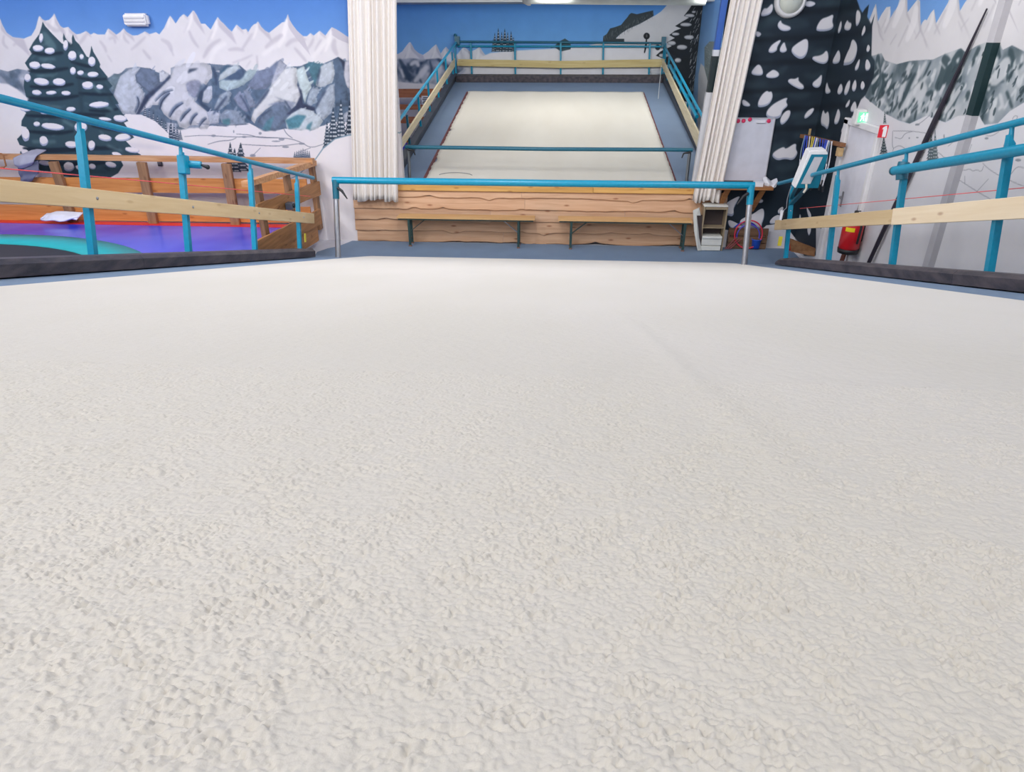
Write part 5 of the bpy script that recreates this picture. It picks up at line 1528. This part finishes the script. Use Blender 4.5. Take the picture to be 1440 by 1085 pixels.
# fence and pad in the far room
ff = thing('timber_fence', 'brown plank fence in the far room left of the second slope', 'fence', (-6, 18.3, 0))
ffy = 18.35
for k, (ya, yb_) in enumerate(((125, 137.5), (147, 154.5), (164.5, 173.5), (194, 202))):
    a0, a1 = onY(562, ya, ffy), onY(562, yb_, ffy)
    z = (a0[2]+a1[2])/2
    part('plank', wavy_bar((-8.6, ffy, z), (-2.75, ffy, z+0.01), 0.04, a0[2]-a1[2], 60+k, 0.012), wood('brown_fence_plank', (170, 110, 76), (138, 84, 56), 'X', knots=0.4), ff, fix=True)
zt = onY(562, 125, ffy)[2]
for x in (-8.2, -6.6, -5.0, -3.0):
    part('post', MB().bar((x, ffy+0.06, 0), (x, ffy+0.06, zt+0.02), 0.12, 0.07), M_OLD, ff)
zp = onY(562, 200, ffy)[2]
pd2 = solo('play_floor', MB().prism([np.array([-8.9, 11.3, 0]), np.array([-8.9, ffy-0.05, 0]), np.array([-8.9, ffy-0.05, zp]), np.array([-8.9, 11.3, zp+0.1])], (5.98, 0, 0)), M_PURP, 'purple raised floor in the far room below the brown plank fence', 'floor mat')
q = onY(598, 139, ffy-0.05)
sg = thing('fence_sign', 'small black and white notice on the far brown plank fence', 'sign', q)
part('panel', MB().box(q-ZAX*0.03, (0.09, 0.008, 0.10)), mat('notice_white', (206, 210, 214), 0.6), sg)
for k in range(4):
    part('print_bar', MB().box(q-ZAX*0.03-YAX*0.009+ZAX*(0.06-0.04*k)+XAX*0.01*(-1)**k, (0.06, 0.002, 0.011)), M_BLACK, sg)

# ------------------------------------------------------------------ right corner
yw = WY-0.03
wb = thing('whiteboard', 'white magnetic board on the fir mural beside the right curtain', 'whiteboard', onY(1045, 254, yw))
a = onY(1016, 254, yw); b = onY(1090, 166, yw)
x0, x1, z0, z1 = onY(1014, 254, yw)[0], onY(1090, 166, yw)[0], onY(1076, 254, yw)[2], onY(1089, 166, yw)[2]
part('panel', MB().span((x0, yw-0.008, z0), (x1, yw+0.02, z1)), mat('whiteboard_enamel', (206, 208, 220), 0.25), wb, bevel=0.004)
fm = mat('board_frame', (196, 198, 206), 0.35, metal=0.4)
for aa, bb in (((x0, yw-0.016, z1-0.012), (x1, yw+0.02, z1+0.006)), ((x0, yw-0.016, z0-0.006), (x1, yw+0.02, z0+0.012)), ((x1-0.012, yw-0.016, z0), (x1+0.006, yw+0.02, z1)), ((x0-0.006, yw-0.016, z0), (x0+0.012, yw+0.02, z1))):
    part('frame_bar', MB().span(aa, bb), fm, wb, bevel=0.003)
part('pen_tray', MB().span((x0+0.02, yw-0.07, z0-0.05), (x1-0.05, yw, z0-0.035)), mat('pen_tray_grey', (84, 88, 84), 0.5), wb, bevel=0.003)
q = onY(1070, 168.5, yw)
part('clip_bar', MB().box(q-YAX*0.022-ZAX*0.02, (0.065, 0.012, 0.022)), mat('clip_white', (220, 220, 228), 0.4), wb, bevel=0.004)
M_MAG = mat('pink_magnet', (214, 52, 96), 0.4)
for nm, px, py in (('leftmost', 1038, 170), ('second', 1045.5, 169.8), ('third', 1054.5, 167.8), ('rightmost', 1081, 170)):
    q = onY(px, py, yw-0.008)
    t = {'leftmost': 'round pink magnet by the curtain, leftmost of four on the whiteboard', 'second': 'round pink magnet, second from the left on the whiteboard', 'third': 'round pink magnet, third from the left, left of the white clip', 'rightmost': 'round pink magnet in the right top corner of the whiteboard'}[nm]
    solo('magnet', MB().lathe(q, -YAX, [(0, 0.029), (0.01, 0.029), (0.013, 0.022), (0.013, 0)], 18), M_MAG, t, 'magnet', 'pink magnets on the whiteboard')
# wall shelf under it
zs = 0.985
ysh = 10.62
s0, s1 = onY(1008, 262, ysh)[0], onY(1088, 266, ysh)[0]
zs = onY(1070, 263.5, ysh)[2]
sh = thing('wall_shelf', 'brown wooden wall shelf on slanting brackets under the whiteboard', 'shelf', ((s0+s1)/2, ysh, zs))
M_SHELF = wood('shelf_board', (172, 118, 72), (138, 90, 52), 'X', knots=0.3)
part('shelf_board', MB().span((s0, ysh, zs-0.045), (s1, WY-0.005, zs)), M_SHELF, sh, bevel=0.006)
for px in (1018, 1067):
    x = onY(px, 275, 10.75)[0]
    part('bracket', MB().bar((x+0.04, ysh+0.08, zs-0.045), (x-0.02, WY-0.03, zs-0.42), 0.07, 0.045), M_SHELF, sh)
q = onY(1068, 258, 10.70)
bxo = thing('white_box', 'small white box on the wall shelf right of the crossbar end', 'box', (q[0], 10.72, zs))
part('carton', MB().span((q[0]-0.075, 10.66, zs), (q[0]+0.05, 10.78, zs+0.062)), mat('white_card', (224, 224, 230), 0.6), bxo, bevel=0.003)
part('lid', MB().span((q[0]-0.077, 10.658, zs+0.062), (q[0]+0.052, 10.782, zs+0.078)), mat('white_card_lid', (214, 214, 222), 0.6), bxo, bevel=0.003)
pp = lambda x, y, dy: onY(x, y, 10.80)+np.array([0, dy, 0])
cloth('paper_heap', [[pp(1075, 251, .1), pp(1080, 250, .1), pp(1086, 256, .1), pp(1095, 252, .1)], [pp(1074, 257, 0), pp(1079, 256, -.05), pp(1086, 259, -.06), pp(1094, 255, 0)], [pp(1074, 263, -.04), pp(1080, 263.5, -.08), pp(1085, 264, -.08), pp(1090, 262, -.04)]], mat('white_paper', (222, 222, 228), 0.8), 'crumpled white paper on the right end of the wall shelf', 'paper', 9, 0.006, 0.012)

# small open cabinet
cy = 10.62
A0 = onZ(985, 352, 0.012); A1 = onZ(1021.5, 349, 0.012)
ca = thing('bedside_cabinet', 'small open cabinet with white sides, a shelf and a drawer, right of the benches', 'cabinet', ((A0[0]+A1[0])/2, A0[1], 0.012))
xl, xr, yf = onY(989, 300, A0[1])[0]+0.03, onY(1023, 300, A0[1])[0], A0[1]
zt = onY(1005, 291, yf)[2]; yk = min(yf+0.34, 10.93)
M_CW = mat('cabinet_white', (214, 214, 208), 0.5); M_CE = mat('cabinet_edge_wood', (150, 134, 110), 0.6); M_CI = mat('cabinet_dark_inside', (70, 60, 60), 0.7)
part('side_panel', MB().span((xl-0.03, yf, 0.012), (xl-0.005, yk, zt)), M_CE, ca); part('side_panel', MB().span((xr-0.02, yf, 0.012), (xr, yk, zt)), M_CE, ca)
part('top_panel', MB().span((xl-0.03, yf-0.01, zt), (xr, yk, zt+0.025)), M_CW, ca, 'white top', bevel=0.008)
part('back_panel', MB().span((xl-0.02, yk-0.015, 0.012), (xr-0.01, yk, zt)), M_CI, ca)
zm = onY(1005, 320, yf)[2]; zd = onY(1005, 332, yf)[2]
part('inner_liner', MB().span((xl-0.004, yf+0.02, zd), (xl+0.002, yk, zt)), M_CI, ca)
part('shelf', MB().span((xl, yf+0.005, zm-0.012), (xr-0.02, yk, zm)), M_CE, ca)
part('top_rail', MB().span((xl, yf, zt-0.04), (xr-0.02, yf+0.02, zt)), M_CE, ca)
dr = part('drawer', MB().span((xl-0.002, yf-0.02, 0.10), (xr-0.03, yf+0.2, zd)), M_CW, ca, 'white drawer', bevel=0.006)
part('drawer_lip', MB().span((xl-0.002, yf-0.035, zd-0.035), (xr-0.034, yf-0.005, zd-0.006)), M_CW, dr, bevel=0.006)
part('drawer', MB().span((xl-0.002, yf-0.025, 0.018), (xr-0.035, yf+0.2, 0.092)), M_CW, ca, 'white drawer', bevel=0.006)
# the cabinet's door hangs open on its left, seen nearly edge on
P = [onY(974.5, 296, yf-0.06), onY(983, 292, yf-0.03), onY(985, 303, yf-0.03), onY(979.5, 303, yf-0.06), onY(983, 335, yf-0.04), onY(986.5, 352, yf-0.03), onY(981, 352.5, yf-0.06), onY(976, 325, yf-0.06)]
part('door', MB().prism(P, (0.012, 0.03, 0)), M_CW, ca, 'white door swung open', fix=True)
P = [onY(979.5, 303, yf-0.03), onY(987.5, 302, yf+0.004), onY(987.5, 350, yf+0.004), onY(984, 345, yf-0.02)]
part('door_inside', MB().prism(P, (0.004, 0.02, 0)), M_CI, ca, 'dark inner face of the door', fix=True)

# wooden crate with hoops
k0 = onZ(1022, 349.5, 0.012); kf = k0[1]
cr = thing('wooden_crate', 'low brown wooden crate holding hoops, behind the right bar post', 'crate', (3.1, kf, 0.012))
xa, xb = onY(1023.5, 340, kf)[0], onY(1078, 340, kf)[0]
yk = 10.93
M_CRATE = wood('old_crate_board', (128, 98, 74), (92, 68, 52), 'X', knots=0.3)
zs_ = [onY(1050, y, kf)[2] for y in (348.5, 342.5, 341.8, 335, 334, 323)]
for z0, z1 in ((0.014, zs_[1]), (zs_[2], zs_[3])):
    part('slat', MB().span((xa, kf, z0), (xb, kf+0.014, z1)), M_CRATE, cr, bevel=0.003)
zb = onY(1050, 320.5, yk)[2]
for z0, z1 in ((0.014, 0.12), (0.125, zb*0.6), (zb*0.62, zb)):
    part('slat', MB().span((xa, yk-0.014, z0), (xb+0.02, yk, z1)), M_CRATE, cr, bevel=0.003)
for x in (xa, xb-0.014):
    for z0, z1 in ((0.014, 0.12), (0.125, zs_[3]+0.05)):
        part('slat', MB().span((x, kf+0.014, z0), (x+0.014, yk-0.014, z1)), M_CRATE, cr)
part('bottom_board', MB().span((xa, kf, 0.012), (xb, yk, 0.022)), M_CRATE, cr)
def hoop(pts, m, label):
    c = pts
    solo('hoop', MB().tube(c, 0.0105, 10, closed=True), m, label, 'hoop', 'hoops in the crate')
def circ(cx, cy, rx, ry, y, tilt, n=40):
    c = onY(cx, cy, y); ex = onY(cx+rx, cy, y)-c; ey = onY(cx, cy-ry, y)-c
    R_ = np.linalg.norm(ex)
    ez = np.array([0, sin(tilt), cos(tilt)])*R_
    return [c+ex*cos(t)+ez*sin(t) for t in np.linspace(0, 2*pi, n, endpoint=False)]
ym = (kf+yk)/2
hoop(circ(1047, 332, 20, 20, ym+0.05, 0.12), mat('blue_hoop', (44, 52, 188), 0.3), 'blue hoop standing in the brown crate')
hoop(circ(1052.5, 329.5, 19.5, 20, ym-0.03, 0.2), mat('red_hoop', (206, 44, 70), 0.3), 'red hoop standing in the brown crate, in front of the blue one')
hoop(circ(1052, 331.5, 16, 17, ym+0.012, 0.16), mat('violet_blue_hoop', (84, 78, 196), 0.3), 'smaller violet blue hoop inside the red one in the crate')
q = onY(1064, 336, ym-0.03)
bl_ = thing('toy_tub', 'blue plastic tub in the crate between the hoops', 'tub', (q[0], ym-0.03, 0.03))
part('tub', MB().lathe((q[0], ym-0.03, 0.03), ZAX, [(0, 0.0), (0, 0.06), (q[2]-0.03, 0.072), (q[2]-0.026, 0.078), (q[2]-0.04, 0.066), (0.02, 0.055), (0.02, 0)], 20), mat('blue_tub', (40, 96, 214), 0.35), bl_)
part('rim', MB().tube([(q[0]+0.077*cos(t), ym-0.03+0.077*sin(t), q[2]) for t in np.linspace(0, 2*pi, 24, endpoint=False)], 0.006, 8, closed=True), mat('blue_tub', (40, 96, 214), 0.35), bl_)
for k, (a_, b_, off) in enumerate((((1019.5, 350), (1036, 333), 0), ((1022.5, 350), (1039, 335.5), 0.0), ((1026, 350), (1042, 336.5), 0.0))):
    pa = onY(*a_, kf-0.10+off); pb = onY(*b_, kf-0.018+off*0.3)
    pa[2] = max(pa[2], 0.03)
    solo('stick', MB().tube([pa, pb], 0.007, 8), mat('dark_red_stick', (138, 62, 72), 0.5), ['dark red stick leaning on the crate front, leftmost of three', 'dark red stick leaning on the crate, middle of three', 'dark red stick leaning on the crate, rightmost of three'][k], 'stick', 'sticks leaning on the crate')

# brown board leaning low in the corner and a small red can
P = [onY(1110, 335.5, 10.35), onY(1151, 351.5, 10.0), onY(1147.5, 361, 10.0), onY(1112, 353.5, 10.35)]
solo('loose_board', MB().prism(P, (0.02, 0.03, 0)), wood('loose_brown_board', (148, 108, 74), (124, 86, 56), 'X', knots=0.2), 'brown board leaning low in the corner behind the end post of the right handrail', 'board', fix=True)
q = onZ(1112, 350, 0.012)
rc = thing('red_can', 'small red can on the floor behind the end post of the right handrail', 'can', (q[0]-0.02, q[1]-0.05, 0.012))
part('can', MB().lathe((q[0]-0.02, q[1]-0.05, 0.012), ZAX, [(0, 0), (0, 0.05), (0.14, 0.05), (0.15, 0.04), (0.15, 0)], 18), mat('red_can_paint', (190, 36, 40), 0.35), rc)
part('cap', MB().lathe((q[0]-0.02, q[1]-0.05, 0.162), ZAX, [(0, 0.02), (0.02, 0.02), (0.02, 0)], 12), M_BLACK, rc)

# rack of harness straps across the corner
ra_, rb_ = onY(1128, 191, 10.86), onX(1186, 204, WX-0.10)
rk = thing('strap_rack', 'brown wooden coat board across the corner with a leaning pale stick, left of the door', 'rack', (ra_+rb_)/2)
dd = (rb_-ra_)/np.linalg.norm(rb_-ra_); dd2 = np.array([dd[0], dd[1], 0]); dd2 /= np.linalg.norm(dd2); nn2 = np.array([dd2[1], -dd2[0], 0])
part('rack_board', MB().bar(ra_, rb_, 0.05, 0.07, ZAX), wood('rack_board', (138, 96, 66), (108, 74, 50), 'X', knots=0.3), rk, bevel=0.004)
part('end_block', MB().box(rb_-ZAX*0.09-dd*0.06, (0.045, 0.03, 0.055), (dd, nn2, ZAX)), wood('end_block', (206, 176, 130), (188, 154, 108), 'X', knots=0.2), rk, bevel=0.004)
part('upright_stick', MB().bar(onY(1139.5, 181, 10.80), onY(1128, 243, 10.80), 0.028, 0.02), wood('pale_stick', (196, 168, 122), (166, 138, 92), 'Z', knots=0.2), rk)
M_SB = mat('strap_blue', (44, 74, 186), 0.7, var=0.2, scale=60); M_SW = mat('strap_white', (214, 214, 222), 0.7, var=0.06, scale=60); M_SY = mat('strap_yellow', (206, 190, 84), 0.7)
M_SG = mat('strap_grey_blue', (120, 140, 160), 0.7)
g = np.random.default_rng(21)
nst = 16
lastproto = None
for k in range(nst):
    t = 0.16+0.68*k/(nst-1)
    top = ra_+(rb_-ra_)*t+nn2*0.05
    ln = 0.50+0.10*g.uniform(-1, 1)
    ct = thing('harness_strap', '', 'strap', top-ZAX*ln, 'harness straps on the corner rack')
    col_top = M_SB if k in (1, 2, 6, 9, 10, 11, 12) else (M_SY if k in (4, 5) else (M_SW if k % 2 else M_SG))
    sway = g.uniform(-0.006, 0.006)
    def ribbon(z0, z1, w, m, nm, lab=None):
        n = 8
        rows = []
        for i in range(n+1):
            f = i/n; z = z0+(z1-z0)*f
            c = top-ZAX*z+dd*(sway*z*2)+nn2*(0.012*sin(z*9+k))
            rows.append([c-dd*w/2, c+nn2*0.004, c+dd*w/2])
        rows += []
        mb = MB().grid(np.array(rows))
        o = part(nm, mb, m, ct, lab)
        o.modifiers.new('thickness', 'SOLIDIFY').thickness = 0.004
    ribbon(-0.03, ln*0.55, 0.031, col_top, 'upper_strap')
    ribbon(ln*0.55, ln, 0.028, M_SW, 'lower_strap', 'white strap end')
    e = top-ZAX*(ln+0.035)+dd*(sway*ln*2)
    part('buckle', MB().box(e, (0.015, 0.010, 0.04), (dd, nn2, ZAX)), M_BLACK, ct, 'black buckle', bevel=0.004)
    nm = ['first', 'second', 'third', 'fourth', 'fifth', 'sixth', 'seventh', 'eighth', 'ninth', 'tenth', 'eleventh', 'twelfth', 'thirteenth', 'fourteenth', 'fifteenth', 'last'][k]
    ct['label'] = ('blue and white' if col_top is M_SB else 'yellow and white' if col_top is M_SY else 'white' if col_top is M_SW else 'grey and white')+' harness strap with black buckle, %s from the left on the corner rack' % nm

# control console on the end of the right handrail
yq = 9.02
C = lambda x, y: onY(x, y, yq)
cn = thing('control_console', 'white and teal control console behind the end of the right handrail', 'console', C(1132, 275))
x0, x1 = C(1122, 262)[0], C(1166, 217)[0]
tlc, trc, brc, blc = C(1141, 217), C(1164, 217), C(1150, 264), C(1119, 264)
dp = np.array([-0.01, 0.13, 0.02])
part('casing', MB().prism([C(1138.5, 211.5), C(1162, 210.5), C(1165, 217), C(1151, 264.5), C(1117, 264.5)], dp), mat('console_white', (226, 226, 228), 0.4), cn, bevel=0.012, bseg=2, fix=True)
part('face', MB().prism([p-YAX*0.012 for p in (tlc, trc, brc, blc)], (0, 0.014, 0)), mat('console_teal', (0, 112, 138), 0.4), cn, 'teal face', fix=True)
scr = [C(1145, 220.5), C(1156.5, 220.5), C(1139, 258), C(1126, 258)]
part('screen', MB().prism([p-YAX*0.02 for p in scr], (0, 0.01, 0)), mat('console_grey', (186, 188, 194), 0.35), cn, 'pale grey panel', fix=True)
part('cable_hook', MB().tube([C(1133, 258)-YAX*0.03, C(1132.5, 264)-YAX*0.04, C(1129, 270)-YAX*0.03], 0.014, 8), mat('hook_cream', (206, 200, 186), 0.5), cn)
ps = S(RX, 9.86, 0.95)
part('support_arm', MB().bar(C(1138, 264)+YAX*0.06, S(RX, 9.83, 0.80), 0.05, 0.03), M_TEALD, cn)
part('support_arm', MB().bar(C(1122, 264)+YAX*0.06, S(RX, 9.83, 0.88), 0.04, 0.03), M_TEALD, cn)
q = onY(1097, 305, 9.05)
sb_ = thing('switch_handle', 'small white and black hand switch hanging on the end post of the right handrail', 'switch', q)
part('grip', MB().tube([onY(1100, 296, 9.05), onY(1098, 309, 9.05)], [0.022, 0.018], 10), mat('switch_white', (222, 222, 228), 0.4), sb_)
part('trigger', MB().tube([onY(1103, 298, 9.04), onY(1100, 309, 9.04)], [0.012, 0.012], 8), M_BLACK, sb_)
part('cable', MB().tube([onY(1101, 297, 9.06), onY(1106, 292, 9.08), onY(1107, 280, 9.1), onY(1111, 266, 9.1), onY(1114, 262, 9.1)], 0.0035, 8), mat('grey_cable', (150, 152, 160), 0.6), sb_)

# door in the right wall, facing left; frame, leaf, handle
dY0, dY1 = 9.80, 8.77
zt = onX(1216, 181, WX)[2]
dz = thing('door_1', 'white door and frame in the right wall under the green exit sign', 'door', (WX, 9.28, 0)); dz['kind'] = 'structure'
M_DF = mat('door_frame_white', (226, 225, 226), 0.45); M_DL = mat('door_leaf_white', (222, 222, 230), 0.4)
part('frame_post', MB().span((WX-0.06, dY0-0.11, 0.0), (WX+0.0, dY0+0.03, zt+0.06)), M_DF, dz, bevel=0.006)
part('frame_post', MB().span((WX-0.05, dY1-0.03, 0.0), (WX+0.0, dY1+0.05, zt+0.06)), M_DF, dz, bevel=0.006)
part('frame_head', MB().span((WX-0.06, dY1-0.03, zt), (WX+0.0, dY0+0.03, zt+0.075)), M_DF, dz, bevel=0.006)
lf_ = part('door_leaf', MB().span((WX-0.028, dY1+0.055, 0.01), (WX-0.0, dY0-0.135, zt-0.006)), M_DL, dz, bevel=0.003)
part('shadow_line', MB().span((WX-0.012, dY0-0.133, 0.01), (WX-0.0, dY0-0.112, zt-0.005)), mat('shadow_line_grey', (96, 92, 94), 0.8), dz)  # grey strip, the shadow line between frame and leaf put in as colour
hq = onX(1182, 280, WX-0.05)
part('handle_plate', MB().box((WX-0.032, hq[1], hq[2]), (0.006, 0.022, 0.10)), mat('door_handle_grey', (152, 152, 158), 0.35, metal=0.5), lf_, bevel=0.004)
part('handle', MB().tube([(WX-0.035, hq[1], hq[2]+0.03), (WX-0.085, hq[1], hq[2]+0.03), (WX-0.085, hq[1]-0.11, hq[2]+0.03)], 0.011, 10), mat('door_handle_grey', (152, 152, 158), 0.35, metal=0.5), lf_)
# exit sign box over it (lit)
yx = 9.28
ex = [onY(*q, yx) for q in ((1208, 157), (1223.5, 158.5), (1221.5, 173), (1205.5, 171.5))]
es = thing('exit_sign', 'lit green exit sign box over the white door', 'exit sign', (ex[2]+ex[3])/2)
cx_, cz_ = (ex[0][0]+ex[2][0])/2, (ex[0][2]+ex[2][2])/2
hw, hh = (ex[1][0]-ex[0][0])/2, (ex[0][2]-ex[3][2])/2
part('housing', MB().span((cx_-hw-0.022, yx+0.003, cz_-hh-0.03), (WX-0.004, yx+0.13, cz_+hh+0.03)), mat('exit_housing', (224, 224, 222), 0.4), es, bevel=0.01, bseg=2)
def emit(name, col, st):
    m = bpy.data.materials.new(name); m.use_nodes = True
    b = m.node_tree.nodes['Principled BSDF']
    b.inputs['Base Color'].default_value = srgb(*col); b.inputs['Emission Color'].default_value = srgb(*col); b.inputs['Emission Strength'].default_value = st
    return m
part('lit_panel', MB().span((cx_-hw, yx-0.004, cz_-hh), (cx_+hw, yx+0.004, cz_+hh)), emit('exit_green', (120, 214, 170), 0.5), es, 'lit green panel')
M_EW = emit('exit_white', (235, 255, 245), 0.95)
def on_sign(poly, cx, cz, w, h, y):
    return [np.array([cx+u*w, y, cz+v*h]) for u, v in poly]
part('running_figure', MB().prism(on_sign([(-0.62, -0.7), (-0.45, -0.7), (-0.35, -0.15), (-0.2, -0.2), (-0.05, -0.7), (0.1, -0.66), (0.0, 0.05), (-0.1, 0.2), (0.08, 0.1), (0.12, 0.25), (-0.1, 0.5), (-0.35, 0.5), (-0.66, 0.15), (-0.55, 0.05), (-0.38, 0.25), (-0.42, -0.05)], cx_, cz_, hw, hh, yx-0.008), (0, 0.005, 0)).ball((cx_-0.18*hw, yx-0.006, cz_+0.68*hh), 0.14*hh, 8, (1, 0.3, 1)), M_EW, es, fix=True)
part('doorway_mark', MB().prism(on_sign([(0.25, -0.75), (0.75, -0.75), (0.75, 0.75), (0.25, 0.75)], cx_, cz_, hw, hh, yx-0.008), (0, 0.005, 0)), M_EW, es, fix=True)
# red projecting fire sign with a white extinguisher mark
yf_ = 8.62
q0 = [onY(*q, yf_) for q in ((1238, 175.8), (1255.2, 176.3), (1250, 193.6), (1233.7, 192.6))]
fx0, fx1, fz1, fz0 = (q0[0][0]+q0[3][0])/2, (q0[1][0]+q0[2][0])/2, q0[0][2], q0[2][2]
fs = thing('fire_sign', 'square red sign with a white extinguisher mark, projecting right of the door', 'sign', ((fx0+fx1)/2, yf_, fz0))
part('plate', MB().span((fx0, yf_, fz0), (fx1, yf_+0.006, fz1)), mat('sign_red', (222, 38, 58), 0.4), fs)
part('wall_flange', MB().span((fx1, yf_+0.001, fz0), (WX, yf_+0.005, fz1)), mat('sign_red', (222, 38, 58), 0.4), fs)
fcx, fcz, fw2, fh2 = (fx0+fx1)/2, (fz0+fz1)/2, (fx1-fx0)/2, (fz1-fz0)/2
part('extinguisher_mark', MB().prism(on_sign([(-0.30, -0.88), (0.30, -0.88), (0.30, 0.42), (0.22, 0.62), (0.20, 0.86), (-0.05, 0.86), (-0.42, 0.62), (-0.50, 0.36), (-0.38, 0.30), (-0.22, 0.52), (-0.30, 0.36)], fcx, fcz, fw2, fh2, yf_-0.003), (0, 0.004, 0)), mat('sign_white', (236, 236, 238), 0.5), fs, fix=True)
# fire extinguisher on the wall
ec = onX(1199, 335, WX-0.11)
exx, exy = WX-0.135, ec[1]
zb0 = onX(1197, 350, WX-0.105)[2]
fe = thing('fire_extinguisher', 'red fire extinguisher with a yellow label on the right wall below the red sign', 'extinguisher', (exx, exy, zb0))
M_RED = mat('extinguisher_red', (196, 26, 36), 0.28, coat=0.3)
part('cylinder', MB().lathe((exx, exy, zb0), ZAX, [(0, 0.0), (0, 0.11), (0.02, 0.122), (0.33, 0.122), (0.40, 0.075), (0.42, 0.03), (0.42, 0)], 24), M_RED, fe)
part('base_ring', MB().lathe((exx, exy, zb0-0.05), ZAX, [(0, 0.0), (0, 0.118), (0.055, 0.126), (0.055, 0)], 24), M_BLACK, fe)
part('valve', MB().lathe((exx, exy, zb0+0.415), ZAX, [(0, 0.025), (0.05, 0.025), (0.06, 0.015), (0.06, 0)], 12).bar((exx, exy, zb0+0.46), (exx, exy-0.10, zb0+0.49), 0.02, 0.012), M_BLACK, fe)
part('hose', MB().tube([(exx, exy-0.02, zb0+0.45), (exx+0.02, exy-0.13, zb0+0.44), (exx+0.03, exy-0.16, zb0+0.30), (exx+0.03, exy-0.145, zb0+0.10)], 0.014, 10), M_BLACK, fe)
lq = []
for k in range(7):
    an = pi+0.5+k*0.15
    lq.append([(exx+0.1235*cos(an), exy+0.1235*sin(an), zb0+z) for z in (0.235, 0.285)])
part('label', MB().grid(np.array(lq)), mat('yellow_label', (240, 214, 30), 0.5), fe, 'yellow label', fix=True)
part('wall_bracket', MB().span((WX-0.02, exy-0.03, zb0+0.1), (WX-0.001, exy+0.03, zb0+0.45)), M_BLACK, fe)
# brown strip leaning on the wall under it, and a white carton on the floor line
bq0 = onX(1172, 368, WX-0.22); bq1 = onX(1212, 283, WX-0.02)
solo('loose_strip', MB().bar((WX-0.16, bq0[1]+0.02, 0.0), (WX-0.015, bq1[1], bq1[2]), 0.09, 0.02, YAX), wood('reddish_strip', (120, 70, 56), (92, 50, 40), 'Z', knots=0.2), 'reddish brown wooden strip leaning behind the extinguisher', 'strip')
# leaning black pole
pa = np.array([WX-0.06, 8.40, 0.0]); pb = onX(1388, 12, WX-0.02)
po = thing('leaning_pole', 'long black tapering pole leaning on the right wall before the painted peaks', 'pole', pa)
part('pole_shaft', MB().tube([pa, pa+(pb-pa)*0.35, pa+(pb-pa)*0.7, pb], [0.017, 0.026, 0.026, 0.007], 12), mat('pole_black', (46, 42, 54), 0.4), po)
part('foot_cap', MB().tube([pa, pa+(pb-pa)*0.02], [0.022, 0.022], 12), M_BLACK, po)
# painted pipe column on the right wall
pt = thing('trim_4', 'slim wall pilaster painted grey, black-green and grey through the peaks', 'pilaster', (WX, 7.05, 0)); pt['kind'] = 'structure'
ya0, ya1 = onX(1406, 0, WX-0.05)[1], onX(1416, 0, WX-0.05)[1]
def pil(z0, z1, nm, col): part('paint_band', MB().span((WX-0.06, ya1, z0), (WX, ya0, z1)), mat(nm, col, 0.6), pt)
zA, zB = onX(1392, 60, WX-0.09)[2], onX(1362, 163, WX-0.09)[2]
pil(zA, CZ, 'pilaster_grey', (184, 182, 186)); pil(zB, zA, 'pilaster_black_green', (8, 44, 48)); pil(0, zB, 'pilaster_pale_grey', (176, 175, 180))
# bulkhead lamp on the fir mural
q = onY(1111, 1, WY)
bk = thing('bulkhead_lamp', 'round white bulkhead lamp high on the fir mural', 'lamp', q)
part('ring', MB().lathe(q, -YAX, [(0, 0.215), (0.05, 0.21), (0.08, 0.19), (0.085, 0.165), (0.06, 0.155)], 36), mat('lamp_ring_white', (214, 214, 216), 0.4), bk)
part('glass_dome', MB().lathe(q, -YAX, [(0.05, 0.16), (0.085, 0.145), (0.11, 0.11), (0.125, 0.06), (0.13, 0.0)], 32), mat('frosted_glass', (196, 200, 190), 0.25), bk)
